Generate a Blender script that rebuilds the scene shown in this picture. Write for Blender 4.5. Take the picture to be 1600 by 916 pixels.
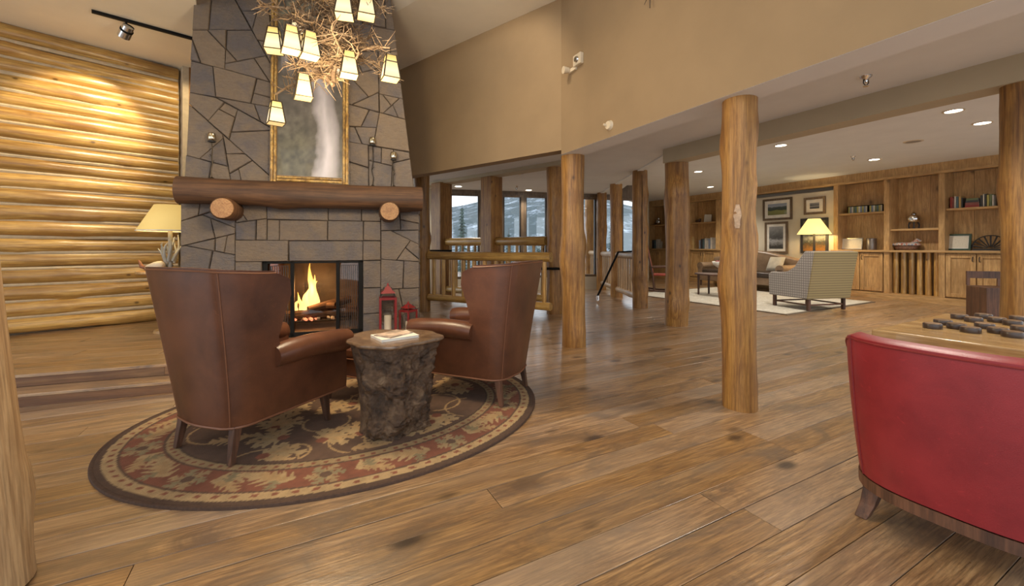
import bpy, bmesh, math, random
import numpy as np
from mathutils import Vector, Matrix
R = random.Random(7)
ORD = ['first', 'second', 'third', 'fourth', 'fifth', 'sixth', 'seventh', 'eighth', 'ninth', 'tenth', 'eleventh', 'twelfth']
for o in list(bpy.data.objects): bpy.data.objects.remove(o)
SC = bpy.context.scene; COL = SC.collection

# ------------------------------------------------------------------ camera, world, exposure
F, E, H = 655.0, 1.2, 385.0            # focal length in px, eye height in m, horizon row
cd = bpy.data.cameras.new('camera'); cam = bpy.data.objects.new('camera', cd); COL.objects.link(cam)
cam.location = (0, 0, E); cam.rotation_euler = (math.pi/2, 0, 0)
cd.sensor_fit = 'HORIZONTAL'; cd.sensor_width = 36; cd.lens = F/1600*36
cd.shift_y = -(458-H)/1600; cd.clip_start = .05; cd.clip_end = 2000
SC.camera = cam
W = bpy.data.worlds.new('sky'); SC.world = W; W.use_nodes = True
bg = W.node_tree.nodes['Background']; bg.inputs[0].default_value = (.84, .92, 1.0, 1); bg.inputs[1].default_value = 1.5
SC.view_settings.view_transform = 'Standard'; SC.view_settings.look = 'None'
SC.view_settings.exposure = 0.4; SC.view_settings.gamma = 1.0; SC.view_settings.use_curve_mapping = False
SC.render.film_transparent = False
SC.cycles.use_denoising = True
SC.cycles.max_bounces = 8; SC.cycles.diffuse_bounces = 5; SC.cycles.sample_clamp_indirect = 6

# ------------------------------------------------------------------ pixel -> place helpers
def fl(px, py, z=0.0):
    Y = F*(E-z)/(py-H); return Vector(((px-800)/F*Y, Y, z))
def at(px, py, Y): return Vector(((px-800)/F*Y, Y, E-(py-H)/F*Y))
def zat(py, Y): return E-(py-H)/F*Y
def on_line(px, P, d):
    k = (px-800)/F                       # X = kY
    t = (k*P[1]-P[0])/(d[0]-k*d[1]); return t
def adir(deg):
    a = math.radians(deg); return Vector((math.sin(a), math.cos(a), 0))
class Frame:                             # x along dir, y = left of x (pointing away), z up
    def __init__(s, O, d):
        s.O = Vector((O[0], O[1], O[2] if len(O) > 2 else 0)); s.x = Vector((d[0], d[1], 0)).normalized(); s.y = Vector((-s.x.y, s.x.x, 0))
        s.rz = math.atan2(s.x.y, s.x.x)
    def w(s, x, y, z=0): return s.O+s.x*x+s.y*y+Vector((0, 0, z))
    def px(s, px, py, y=0.0):            # photo ray meets plane local y
        P = s.O+s.y*y; t = on_line(px, P, s.x); q = P+s.x*t; return (t, zat(py, q.y)-s.O.z)
    def mat(s): return Matrix.Translation(s.O) @ Matrix.Rotation(s.rz, 4, 'Z')

# ------------------------------------------------------------------ mesh builder
class MB:
    def __init__(s): s.v = []; s.f = []; s.m = Matrix.Identity(4)
    def add(s, vs, fs):
        n = len(s.v); s.v += [tuple(s.m @ Vector(v)) for v in vs]; s.f += [tuple(i+n for i in f) for f in fs]; return s
    def box(s, x0, x1, y0, y1, z0, z1, m=None):
        vs = [(x, y, z) for z in (z0, z1) for y in (y0, y1) for x in (x0, x1)]
        if m is not None: vs = [tuple(m @ Vector(v)) for v in vs]
        return s.add(vs, [(0, 2, 3, 1), (4, 5, 7, 6), (0, 1, 5, 4), (2, 6, 7, 3), (0, 4, 6, 2), (1, 3, 7, 5)])
    def tube(s, pts, rad, n=8, cap=True):
        pts = [Vector(p) for p in pts]
        if not hasattr(rad, '__len__'): rad = [rad]*len(pts)
        vs = []; fs = []; up = None
        for i, p in enumerate(pts):
            d = (pts[min(i+1, len(pts)-1)]-pts[max(i-1, 0)]).normalized()
            if up is None: up = Vector((0, 0, 1)) if abs(d.z) < .9 else Vector((1, 0, 0))
            a = d.cross(up).normalized(); up = a.cross(d).normalized()
            for k in range(n):
                t = 2*math.pi*k/n; vs.append(p+(a*math.cos(t)+up*math.sin(t))*rad[i])
        for i in range(len(pts)-1):
            for k in range(n):
                k2 = (k+1) % n; fs.append((i*n+k, i*n+k2, (i+1)*n+k2, (i+1)*n+k))
        if cap: fs.append(tuple(range(n))[::-1]); fs.append(tuple((len(pts)-1)*n+k for k in range(n)))
        return s.add(vs, fs)
    def cyl(s, x, y, z0, z1, r0, r1=None, n=16): return s.tube([(x, y, z0), (x, y, z1)], [r0, r0 if r1 is None else r1], n)
    def lathe(s, prof, n=20, c=(0, 0, 0), cap=True):
        vs = []; fs = []
        for r, z in prof:
            for k in range(n):
                t = 2*math.pi*k/n; vs.append((c[0]+r*math.cos(t), c[1]+r*math.sin(t), c[2]+z))
        for i in range(len(prof)-1):
            for k in range(n):
                k2 = (k+1) % n; fs.append((i*n+k, i*n+k2, (i+1)*n+k2, (i+1)*n+k))
        if cap: fs.append(tuple(range(n))[::-1]); fs.append(tuple((len(prof)-1)*n+k for k in range(n)))
        return s.add(vs, fs)
    def prism(s, poly, z0, z1, axis='z'):
        n = len(poly)
        f = {'z': lambda p, z: (p[0], p[1], z), 'y': lambda p, z: (p[0], z, p[1]), 'x': lambda p, z: (z, p[0], p[1])}[axis]
        vs = [f(p, z0) for p in poly]+[f(p, z1) for p in poly]
        fs = [tuple(range(n))[::-1], tuple(range(n, 2*n))]+[(i, (i+1) % n, n+(i+1) % n, n+i) for i in range(n)]
        return s.add(vs, fs)
    def grid(s, rows, close=False):
        n = len(rows[0]); vs = [p for r in rows for p in r]; fs = []
        for i in range(len(rows)-1):
            for k in range(n if close else n-1):
                k2 = (k+1) % n; fs.append((i*n+k, i*n+k2, (i+1)*n+k2, (i+1)*n+k))
        return s.add(vs, fs)
    def mesh(s, name, mat, smooth=False, fix=True):
        me = bpy.data.meshes.new(name); me.from_pydata(s.v, [], s.f)
        if fix:
            bm = bmesh.new(); bm.from_mesh(me); bmesh.ops.recalc_face_normals(bm, faces=bm.faces); bm.to_mesh(me); bm.free()
        if smooth:
            me.polygons.foreach_set('use_smooth', [True]*len(me.polygons))
            try: me.set_sharp_from_angle(angle=math.radians(50 if smooth is True else smooth))
            except Exception: pass
        if mat: me.materials.append(mat)
        me.update(); return me
    def build(s, name, mat, parent=None, smooth=False, bevel=0, sub=0, solid=0):
        return link(name, s.mesh(name, mat, smooth), parent, bevel, sub, solid)
def link(name, me, parent=None, bevel=0, sub=0, solid=0):
    o = bpy.data.objects.new(name, me); COL.objects.link(o); o.parent = parent
    if solid:
        m = o.modifiers.new('solid', 'SOLIDIFY'); m.thickness = solid; m.offset = -1; m.use_even_offset = False
    if bevel:
        m = o.modifiers.new('bevel', 'BEVEL'); m.width = bevel; m.segments = 2; m.limit_method = 'ANGLE'
    if sub:
        m = o.modifiers.new('sub', 'SUBSURF'); m.levels = sub; m.render_levels = sub
    return o
def bx(x0, x1, y0, y1, z0, z1): return MB().box(x0, x1, y0, y1, z0, z1)
def tag(o, label, cat, group=None):
    o['label'] = label; o['category'] = cat
    if group: o['group'] = group
    return o
def thing(name, label, cat, loc=(0, 0, 0), rz=0, group=None):
    o = bpy.data.objects.new(name, None); COL.objects.link(o); o.location = loc; o.rotation_euler = (0, 0, rz); o.empty_display_size = .1
    return tag(o, label, cat, group)
def struct(o, label=None):
    o['kind'] = 'structure'
    if label: o['label'] = label
    return o
def sempty(name, loc=(0, 0, 0), rz=0, label=None):
    o = bpy.data.objects.new(name, None); COL.objects.link(o); o.location = loc; o.rotation_euler = (0, 0, rz); o.empty_display_size = .1
    return struct(o, label)
def copy_tree(o, parent=None):
    c = o.copy(); COL.objects.link(c); c.parent = parent
    for ch in list(o.children): copy_tree(ch, c)
    return c

# ------------------------------------------------------------------ materials
class NT:
    def __init__(s, name):
        s.mat = bpy.data.materials.new(name); s.mat.use_nodes = True; s.t = s.mat.node_tree; s.b = s.t.nodes['Principled BSDF']
    def n(s, typ, **kw):
        nd = s.t.nodes.new('ShaderNode'+typ)
        for k, v in kw.items():
            if k.startswith('i_'):
                key = k[2:]; key = int(key) if key.isdigit() else key.replace('_', ' ')
                s.set(nd.inputs[key], v)
            else: setattr(nd, k, v)
        return nd
    def set(s, sock, v):
        if isinstance(v, bpy.types.NodeSocket): s.t.links.new(v, sock)
        else:
            if isinstance(v, (tuple, list)) and len(v) == 3 and sock.type == 'RGBA': v = (*v, 1)
            sock.default_value = v
    def coord(s, kind='Object', scale=(1, 1, 1), rot=(0, 0, 0), rnd=False):
        c = s.n('TexCoord').outputs[kind]
        if rnd:
            oi = s.n('ObjectInfo').outputs['Random']
            mu = s.n('Math', operation='MULTIPLY', i_0=oi, i_1=37.0).outputs[0]
            c = s.n('VectorMath', operation='ADD', i_0=c, i_1=mu).outputs[0]
        m = s.n('Mapping'); s.set(m.inputs['Vector'], c); m.inputs['Scale'].default_value = scale; m.inputs['Rotation'].default_value = rot
        return m.outputs[0]
    def noise(s, v, scale, det=4, rough=.55, dist=0): return s.n('TexNoise', i_Vector=v, i_Scale=scale, i_Detail=det, i_Roughness=rough, i_Distortion=dist).outputs['Fac']
    def ramp(s, fac, stops):
        r = s.n('ValToRGB'); s.set(r.inputs[0], fac); e = r.color_ramp.elements
        while len(e) < len(stops): e.new(.5)
        for el, (p, c) in zip(e, stops):
            el.position = p; el.color = (*c, 1) if len(c) == 3 else c
        return r.outputs[0]
    def mix(s, fac, a, b, mode='MIX'):
        m = s.n('Mix', data_type='RGBA', blend_type=mode); s.set(m.inputs[0], fac); s.set(m.inputs[6], a); s.set(m.inputs[7], b); return m.outputs[2]
    def math(s, op, a, b=0.0): return s.n('Math', operation=op, i_0=a, i_1=b).outputs[0]
    def bump(s, h, st=.3, dist=.01):
        b = s.n('Bump', i_Height=h); b.inputs['Strength'].default_value = st; b.inputs['Distance'].default_value = dist
        s.t.links.new(b.outputs[0], s.b.inputs['Normal'])
    def out(s, col=None, rough=None, metal=0, **kw):
        if col is not None: s.set(s.b.inputs['Base Color'], col)
        if rough is not None: s.set(s.b.inputs['Roughness'], rough)
        s.b.inputs['Metallic'].default_value = metal
        for k, v in kw.items(): s.set(s.b.inputs[k.replace('_', ' ')], v)
        return s.mat
def plain(name, c, rough=.5, metal=0, var=.12, sc=8, bump=0, **kw):
    t = NT(name); v = t.coord(rnd=True); nz = t.noise(v, sc)
    dark = tuple(x*(1-var) for x in c); lite = tuple(min(1, x*(1+var)) for x in c)
    if bump: t.bump(t.noise(v, sc*6), bump, .004)
    return t.out(t.ramp(nz, [(.3, dark), (.7, lite)]), rough, metal, **kw)
def wood(name, c1, c2, dark, axis=2, sc=22, st=.06, rough=.4, knots=True, rnd=.2, coat=.0, ksc=4.2, bump=.3):
    t = NT(name); s = [1, 1, 1]; s[axis] = st
    v = t.coord(scale=tuple(s), rnd=True)
    n1 = t.noise(v, sc, 6, .65, 1.0); n2 = t.noise(v, sc*4, 4, .65)
    col = t.ramp(n1, [(.30, dark), (.46, c1), (.56, c2), (.72, tuple(x*.8 for x in c1))])
    col = t.mix(t.ramp(n2, [(.42, (0, 0, 0)), (.72, (.75, .75, .75))]), col, tuple(x*.62 for x in dark))
    big = t.noise(t.coord(rnd=True), 2.4, 4, .6); col = t.mix(t.ramp(big, [(.45, (0, 0, 0)), (.75, (.65, .65, .65))]), col, tuple(x*.85 for x in dark), 'MIX')
    if knots:
        ks = [1, 1, 1]; ks[axis] = .6
        vo = t.n('TexVoronoi', i_Vector=t.coord(scale=tuple(ks), rnd=True), i_Scale=ksc, i_Randomness=1.0)
        k = t.ramp(vo.outputs['Distance'], [(.0, (1, 1, 1)), (.05, (.95, .95, .95)), (.085, (.25, .25, .25)), (.14, (0, 0, 0))])
        col = t.mix(t.math('MULTIPLY', k, .85), col, tuple(x*.3 for x in dark))
    oi = t.n('ObjectInfo').outputs['Random']
    hsv = t.n('HueSaturation', i_Color=col); t.set(hsv.inputs['Value'], t.math('ADD', t.math('MULTIPLY', oi, 2*rnd), 1-rnd))
    t.bump(t.math('ADD', t.math('MULTIPLY', big, 1.5), t.math('ADD', n1, t.math('MULTIPLY', n2, .5))), bump, .008)
    return t.out(hsv.outputs[0], rough, Coat_Weight=coat, Coat_Roughness=.25)
def emit(name, c, st):
    t = NT(name); return t.out(c, .5, Emission_Color=c, Emission_Strength=st)

LOGW = wood('honey_log', (.47, .265, .07), (.61, .38, .115), (.27, .125, .03), rough=.34, coat=.3, sc=13, ksc=5.2)
POST = wood('post_log', (.31, .143, .029), (.41, .208, .05), (.15, .058, .012), rough=.48, coat=.04, sc=18, ksc=4.6)
MANT = wood('mantel_log', (.10, .043, .017), (.155, .07, .027), (.045, .02, .008), rough=.68, knots=False, sc=10)
CEDG = wood('log_end', (.36, .18, .07), (.45, .25, .1), (.25, .12, .05), st=1, rough=.6, knots=False)
CAB = wood('cabinet_pine', (.54, .325, .13), (.64, .40, .175), (.42, .235, .09), rough=.42, sc=12, st=.1, ksc=1.6, rnd=.1, bump=.08)
CABH = wood('cabinet_pine_across', (.54, .325, .13), (.64, .40, .175), (.42, .235, .09), axis=0, rough=.42, sc=12, st=.1, knots=False, rnd=.1, bump=.08)
DARKW = wood('dark_leg_wood', (.095, .04, .02), (.14, .06, .03), (.04, .018, .01), rough=.5, knots=False, sc=14)
TABW = wood('game_table_wood', (.42, .25, .09), (.54, .35, .15), (.26, .14, .05), axis=0, rough=.22, coat=.5, sc=8, rnd=.05)
FRMW = wood('frame_wood', (.17, .11, .06), (.22, .15, .085), (.09, .06, .035), rough=.45, knots=False)
BAMB = wood('gilded_cane', (.48, .28, .07), (.62, .40, .13), (.10, .045, .012), st=.8, sc=9, rough=.35, knots=False)
PALEW = wood('weathered_rail', (.42, .27, .14), (.52, .36, .2), (.3, .18, .09), rough=.4, knots=False)
GREYW = wood('twig_bark', (.22, .14, .075), (.32, .22, .13), (.10, .055, .028), st=.3, rough=.7, knots=False, sc=20)
def floor_mat(name, k=1.0):
    t = NT(name); v = t.coord(scale=(.10, 1, 1), rnd=True)
    n1 = t.noise(v, 14, 8, .68, 1.4); n2 = t.noise(t.coord(scale=(.05, 1, 1), rnd=True), 110, 4, .7); blot = t.noise(t.coord(scale=(.4, 1, 1), rnd=True), 4.5, 5, .65, .8)
    wv = t.n('TexWave', wave_type='BANDS', bands_direction='Y', i_Vector=t.coord(scale=(.12, 1, 1), rnd=True), i_Scale=9.0, i_Distortion=7.0, i_Detail=4.0, i_Detail_Scale=1.2).outputs['Fac']
    C = lambda r, g, b: (r*k, g*k, b*k)
    col = t.ramp(n1, [(.28, C(.105, .053, .02)), (.44, C(.21, .115, .045)), (.56, C(.285, .165, .066)), (.72, C(.34, .215, .10))])
    col = t.mix(t.math('MULTIPLY', wv, .33), col, C(.12, .062, .026))
    col = t.mix(t.ramp(n2, [(.40, (0, 0, 0)), (.68, (.9, .9, .9))]), col, C(.07, .036, .015))
    col = t.mix(t.ramp(blot, [(.49, (0, 0, 0)), (.64, (.85, .85, .85))]), col, C(.075, .045, .025))
    grey = t.noise(t.coord(scale=(.3, 1, 1), rnd=True), 2.0, 3, .6); col = t.mix(t.ramp(grey, [(.45, (0, 0, 0)), (.75, (.55, .55, .55))]), col, C(.20, .15, .105))
    vo = t.n('TexVoronoi', i_Vector=t.coord(scale=(.5, 1, 1), rnd=True), i_Scale=3.6)
    kn = t.ramp(vo.outputs['Distance'], [(0, (1, 1, 1)), (.08, (.85, .85, .85)), (.17, (0, 0, 0))]); col = t.mix(kn, col, (.03, .015, .008))
    oi = t.n('ObjectInfo').outputs['Random']
    hsv = t.n('HueSaturation', i_Color=col); t.set(hsv.inputs['Value'], t.math('ADD', t.math('MULTIPLY', oi, .30), .92)); t.set(hsv.inputs['Saturation'], t.math('ADD', t.math('MULTIPLY', oi, -.2), 1.05))
    t.bump(t.math('ADD', t.math('MULTIPLY', n1, .7), t.math('ADD', t.math('MULTIPLY', blot, 1.6), t.math('MULTIPLY', n2, .25))), .35, .008)
    rg = t.ramp(n1, [(.3, (.42, .42, .42)), (.7, (.26, .26, .26))])
    return t.out(hsv.outputs[0], rg, Coat_Weight=1.0, Coat_Roughness=.26)
FLOOR = floor_mat('plank_floor', 1.47)
DECK = floor_mat('deck_floor', 1.75)
RISER = wood('riser_wood', (.18, .082, .033), (.25, .13, .055), (.10, .043, .018), axis=0, rough=.45, sc=9)
def stone_mat():
    t = NT('flagstone'); v = t.coord(rnd=True); oi = t.n('ObjectInfo').outputs['Random']
    base = t.ramp(oi, [(0, (.125, .108, .104)), (.2, (.21, .158, .113)), (.4, (.14, .126, .127)), (.6, (.245, .182, .124)), (.8, (.17, .138, .115)), (1, (.105, .097, .105))])
    n1 = t.noise(v, 5, 6, .65, .4); n2 = t.noise(t.coord(scale=(1, 1, 2.2), rnd=True), 22, 5, .65)
    col = t.mix(t.ramp(n1, [(.42, (0, 0, 0)), (.75, (.8, .8, .8))]), base, (.27, .185, .105))
    col = t.mix(t.ramp(n1, [(.28, (.8, .8, .8)), (.45, (0, 0, 0))]), col, (.13, .11, .115))
    col = t.mix(t.math('MULTIPLY', n2, .7), col, (.085, .066, .055))
    t.bump(t.math('ADD', n1, t.math('MULTIPLY', n2, .7)), .75, .03)
    return t.out(col, .72)
STONE = stone_mat()
MORT = plain('dark_mortar', (.06, .045, .035), .95, var=.3)
TAN = plain('tan_plaster', (.29, .198, .108), .85, var=.05, sc=3, bump=.12)
WHITE = plain('ceiling_plaster', (.80, .73, .60), .9, var=.03, sc=3, bump=.15)
CEILW = plain('ceiling_plaster_cool', (.73, .73, .72), .9, var=.03, sc=3, bump=.1)
SOFF = plain('sage_plaster', (.46, .385, .26), .85, var=.04, sc=3, bump=.12)
CREAM = plain('cream_wall', (.62, .55, .42), .85, var=.04, sc=3)
CHINK = plain('chinking', (.50, .40, .27), .9, var=.12, sc=14)
def leather(name, c, dk, rough=.34, sc=5):
    t = NT(name); v = t.coord(rnd=True); n1 = t.noise(v, sc, 5, .6, .3)
    vo = t.n('TexVoronoi', i_Vector=v, i_Scale=170.0, feature='DISTANCE_TO_EDGE').outputs['Distance']
    col = t.ramp(n1, [(.3, dk), (.65, c)]); sc2 = t.ramp(t.noise(v, 26, 6, .7, 1.5), [(.6, (0, 0, 0)), (.72, (.35, .35, .35))])
    col = t.mix(sc2, col, tuple(min(1, x*1.7) for x in c))
    t.bump(t.math('ADD', vo, t.math('MULTIPLY', n1, .8)), .12, .004)
    return t.out(col, rough)
LEATH = leather('brown_leather', (.145, .052, .023), (.066, .023, .011), .33, 3.5)
REDL = leather('red_leather', (.27, .02, .024), (.19, .012, .016), .4)
TANL = leather('tan_leather', (.32, .22, .14), (.2, .13, .08))
PIPE = plain('leather_piping', (.19, .075, .035), .45)
def check_mat():
    t = NT('checked_fabric'); v = t.coord()
    s = t.n('SeparateXYZ', i_0=v)
    def line(o): return t.math('LESS_THAN', t.math('FRACT', t.math('MULTIPLY', o, 22.0)), .22)
    a = t.math('MAXIMUM', line(t.math('ADD', s.outputs[0], s.outputs[1])), line(s.outputs[2]))
    return t.out(t.mix(a, (.36, .33, .30), (.17, .15, .14)), .9)
CHK = check_mat()
def olive_mat():
    t = NT('olive_stripe'); z = t.n('SeparateXYZ', i_0=t.coord()).outputs[2]; a = t.math('LESS_THAN', t.math('FRACT', t.math('MULTIPLY', z, 22.0)), .3)
    return t.out(t.mix(a, (.30, .235, .115), (.19, .15, .08)), .9)
BLACK = plain('black_metal', (.008, .007, .006), .6, Specular_IOR_Level=.15)
IRON = plain('wrought_iron', (.03, .026, .024), .5)
CHROME = plain('chrome', (.7, .7, .7), .15, 1)
SILV = plain('mercury_silver', (.62, .56, .42), .12, 1)
BRONZE = plain('dark_bronze', (.06, .045, .03), .4, .8)
REDM = plain('red_metal', (.20, .012, .012), .45)
WAX = plain('cream_wax', (.75, .66, .5), .6)
PAPER = plain('paper', (.72, .68, .6), .7)
ANTL = plain('antler_grey', (.33, .33, .30), .55, var=.3)
BONE = plain('bone', (.62, .55, .42), .6)
def vcol(name, rough=.5, ns=0, coat=0):
    t = NT(name); a = t.n('VertexColor', layer_name='Col').outputs[0]
    if ns:
        nz = t.noise(t.coord(), ns, 3, .7); a = t.mix(t.math('MULTIPLY', nz, .5), a, (.06, .04, .03)); t.bump(nz, .4, .006)
    return t.out(a, rough, Coat_Weight=coat, Coat_Roughness=.02)
def glass_mat(name, rough=.0, tr=.93, tint=(1, 1, 1)):
    m = bpy.data.materials.new(name); m.use_nodes = True; t = m.node_tree; t.nodes.clear()
    o = t.nodes.new('ShaderNodeOutputMaterial'); mx = t.nodes.new('ShaderNodeMixShader'); a = t.nodes.new('ShaderNodeBsdfTransparent'); g = t.nodes.new('ShaderNodeBsdfGlossy')
    a.inputs[0].default_value = (*tint, 1); g.inputs['Roughness'].default_value = rough; mx.inputs[0].default_value = 1-tr
    t.links.new(a.outputs[0], mx.inputs[1]); t.links.new(g.outputs[0], mx.inputs[2]); t.links.new(mx.outputs[0], o.inputs[0]); return m
GLASS = glass_mat('window_glass')
DGLASS = glass_mat('firebox_glass', tr=.95, tint=(.8, .74, .68))

def vnoise(x, y, seed=0):                # smooth value noise, numpy
    xi = np.floor(x).astype(np.int64); yi = np.floor(y).astype(np.int64); xf = x-xi; yf = y-yi
    def h(a, b):
        q = np.sin(a*127.1+b*311.7+seed*74.7)*43758.5453; return q-np.floor(q)
    u = xf*xf*(3-2*xf); v = yf*yf*(3-2*yf)
    return (h(xi, yi)*(1-u)+h(xi+1, yi)*u)*(1-v)+(h(xi, yi+1)*(1-u)+h(xi+1, yi+1)*u)*v
def fbm(x, y, seed=0, o=4):
    s = 0; a = .5
    for i in range(o): s = s+a*vnoise(x*2**i, y*2**i, seed+i*13); a *= .5
    return s/(1-.5**o)

def log_mb(L, r, seed=0, bumps=3, wob=.03, n=16, taper=0.0, flare=0.0, m=None):
    q = random.Random(seed); rings = max(6, int(L/.09)); B = [(q.uniform(0, 2*math.pi), q.uniform(.05, .95)*L, q.uniform(.08, .2)*r*1.2, q.uniform(.05, .1)) for _ in range(bumps)]
    p1, p2 = q.uniform(0, 6), q.uniform(0, 6); rows = []
    for i in range(rings+1):
        z = L*i/rings; row = []
        cx = wob*r*4*math.sin(z*1.3+p1)*.5; cy = wob*r*4*math.sin(z*1.7+p2)*.5
        rr = r*(1-taper*z/L+flare*math.exp(-z/.18))*(1+.03*math.sin(z*5+p1))
        for k in range(n):
            t = 2*math.pi*k/n; d = rr*(1+.025*math.sin(3*t+p2+z*.8)+.02*math.sin(2*t+p1-z*1.9))
            for (bt, bz, bh, bw) in B:
                dt = math.atan2(math.sin(t-bt), math.cos(t-bt))*rr
                d += bh*math.exp(-((dt/bw)**2+((z-bz)/(bw*1.5))**2))
            row.append((cx+d*math.cos(t), cy+d*math.sin(t), z))
        rows.append(row)
    mb = MB()
    if m is not None: mb.m = m
    mb.grid(rows, True); mb.f.append(tuple(range(n))[::-1]); mb.f.append(tuple(rings*n+k for k in range(n)))
    return mb
def log_between(name, mat, parent, A, B, r, seed=0, n=12, bumps=2, **kw):   # own local z along the log
    A = Vector(A); B = Vector(B); d = B-A; o = log_mb(d.length, r, seed, bumps, n=n, **kw).build(name, mat, parent, True)
    o.location = A; o.rotation_mode = 'QUATERNION'; o.rotation_quaternion = d.to_track_quat('Z', 'Y'); return o

def lamp(kind, name, loc, power, col=(1, .82, .6), size=.05, rot=None, spot=None, blend=.5, parent=None):
    l = bpy.data.lights.new(name, kind); l.energy = power; l.color = col
    if kind in ('POINT', 'SPOT'): l.shadow_soft_size = size
    if kind == 'SPOT': l.spot_size = math.radians(spot); l.spot_blend = blend
    o = bpy.data.objects.new(name, l); COL.objects.link(o); o.location = loc; o.parent = parent
    if rot is not None: o.rotation_mode = 'QUATERNION'; o.rotation_quaternion = Vector(rot).to_track_quat('-Z', 'Y')
    return o

# ================================================================== STRUCTURE
zd = .192                                                # raised deck at the hearth
U = adir(71)
FP0 = fl(490, 525, zd); t0 = on_line(282, FP0, U); t1 = on_line(655, FP0, U)
FP = Frame(FP0+U*((t0+t1)/2), U); FW = (t1-t0)/2         # fireplace frame, half width
LW = Frame(fl(10, 525.5, zd), adir(40.8))                # log wall
D1 = adir(62.2); NP = Vector((-D1.y, D1.x, 0))           # plank direction and across
S25 = adir(180-26.5)                                     # tan wall and shelf wall run this way (towards the camera)
PA, PB = fl(896, 543), fl(1155, 640)
TW = Frame(PA, (PB-PA))                                  # tan wall through the two posts, y away from great room
ZT = 2.29; ZSTRIP = 2.67; ZROOM = 2.95; ZL = 3.70
PC = fl(1057, 510)
BM = Frame(PC, S25)
sb0 = fl(1310, 460); SW = Frame(sb0, (fl(1528, 480)-sb0))  # shelf wall, x runs to the right / nearer
wt = TW.y*-.13
bend_t = on_line(877, PA+wt, TW.x); BEND = PA+wt+TW.x*bend_t
TL = Frame(BEND, adir(180-50.5))                         # left tan wall, x towards the camera-right
ZC = zat(0, (TL.O+TL.x*on_line(870, TL.O, TL.x)).y)

# floor planks, each its own object
floor = struct(bx(-9, 14, -3, 20, -.12, -.024).build('floor', MORT), 'weathered wide plank wooden floor')
rows = []
pw = .172; rq = random.Random(3)
for i in range(-14, 112):
    p = i*pw; a = -12.0+rq.uniform(0, 2.5)
    while a < 19:
        L = rq.uniform(2.0, 3.8); c = D1*(a+L/2)+NP*(p+pw/2)
        if -8.7 < c.x < 13.5 and -2.8 < c.y < 19.5:
            rows.append((c.x, c.y, L, rq.uniform(-.0015, .0015), c))
        a += L
def vis(r):
    c = r[4]
    return min((Vector((c.x, c.y, 0))+D1*k*r[2]/2).length if (c+D1*k*r[2]/2).y > .7 and abs((c+D1*k*r[2]/2).x) < 1.35*(c+D1*k*r[2]/2).y else 99 for k in (-1, -.5, 0, .5, 1))
rows.sort(key=vis)
pm = {}
rest = MB()
for i, (x, y, L, dz, c) in enumerate(rows):
    if i < 290:
        key = round(L*4)/4
        Lq = L-.003
        o = bx(-Lq/2, Lq/2, -pw/2+.0016, pw/2-.0016, -.024, 0).build('plank', FLOOR, floor, bevel=.0015)
        o.location = (x, y, dz); o.rotation_euler = (0, 0, math.atan2(D1.y, D1.x))
    else:
        m = Matrix.Rotation(-0.0, 4, 'Z')
        rest.box(-L/2+.0015, L/2-.0015, -pw/2+.0016, pw/2-.0016, -.024, 0, Matrix.Translation((D1.dot(c), NP.dot(c), dz)))
o = rest.build('far_planks', FLOOR, floor); o.rotation_euler = (0, 0, math.atan2(D1.y, D1.x)); o['kind'] = 'stuff'

# raised deck with two steps (fireplace frame: x along, y back)
F1 = fl(16, 638); loc1 = (F1-FP.O); yf1 = loc1.dot(FP.y); yf2 = yf1+.215
deck = sempty('floor_deck', FP.w(0, 0, -zd), FP.rz, 'raised plank deck with a step in front of the hearth')
x0, x1 = -5.2, 1.38
# keep it in front of / around the fireplace and back to the log wall
bx(x0, x1, yf2+.02, 4.6, .0, zd-.024).build('deck_core', MORT, deck)
bx(x0, x1, yf1+.02, yf2+.05, .0, zd/2-.024).build('step_core', MORT, deck)
y = yf2; i = 0
while y < 4.4:
    x = x0+(i % 3)*-.9
    while x < x1:
        L = rq.uniform(2.2, 3.4); a, b = max(x, x0)+.0015, min(x+L, x1)-.0015
        if b-a > .05:
            o = bx(-(b-a)/2, (b-a)/2, -.105, .105, -.024, 0).build('plank', DECK, deck, bevel=.002); o.location = ((a+b)/2, y+.106, zd)
        x += L
    y += .2135; i += 1
for k in range(3):
    a = x0+k*2.35; b = min(a+2.347, x1)
    o = bx(a, b, 0, yf2-yf1+.0, -.024, 0).build('tread', DECK, deck, bevel=.004); o.location = (0, yf1-.004, zd/2)
for (yy, z0, z1) in ((yf1, .0, zd/2-.024), (yf2, zd/2, zd-.024)):
    a = x0; k = 0
    while a < x1:
        b = min(a+rq.uniform(.9, 1.9), x1)
        o = bx(a+.001, b-.001, 0, .02, z0+.001, z1).build('riser', RISER, deck); o.location = (0, yy, 0); a = b

# log wall
tcor = LW.px(282, 100)[0]
wl = sempty('wall_left', LW.O, LW.rz, 'wall of stacked honey logs with pale chinking')
bx(-5.5, tcor+2.2, .10, .25, 0, ZL-zd).build('backing', CHINK, wl)
nlog = 19; hl = (ZL-zd-.02)/nlog
for i in range(nlog):
    z = .015+hl*(i+.5); q = random.Random(40+i); r = hl*.5*q.uniform(.98, 1.06)
    log_between('log', LOGW, wl, (-5.5, .045, z+q.uniform(-.008, .008)), (tcor-.03 if i < 99 else 0, .045, z+q.uniform(-.008, .008)), r, 100+i, n=18, bumps=14, wob=.05)
    if i: log_between('chinking', CHINK, wl, (-5.5, .0, hl*i+.015), (tcor-.03, .0, hl*i+.015), .024, 200+i, n=6, bumps=0, wob=.02)
for i in range(nlog):                                     # the same wall carries on behind the chimney
    z = .015+hl*(i+.5); log_between('log', LOGW, wl, (tcor+.14, .045, z), (tcor+2.2, .045, z), hl*.51, 160+i, n=12, bumps=2)
struct(bx(-.035, .035, -.12, .06, 0, ZL-zd).build('trim_1', CHINK), 'pale corner board at the end of the log wall')
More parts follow.
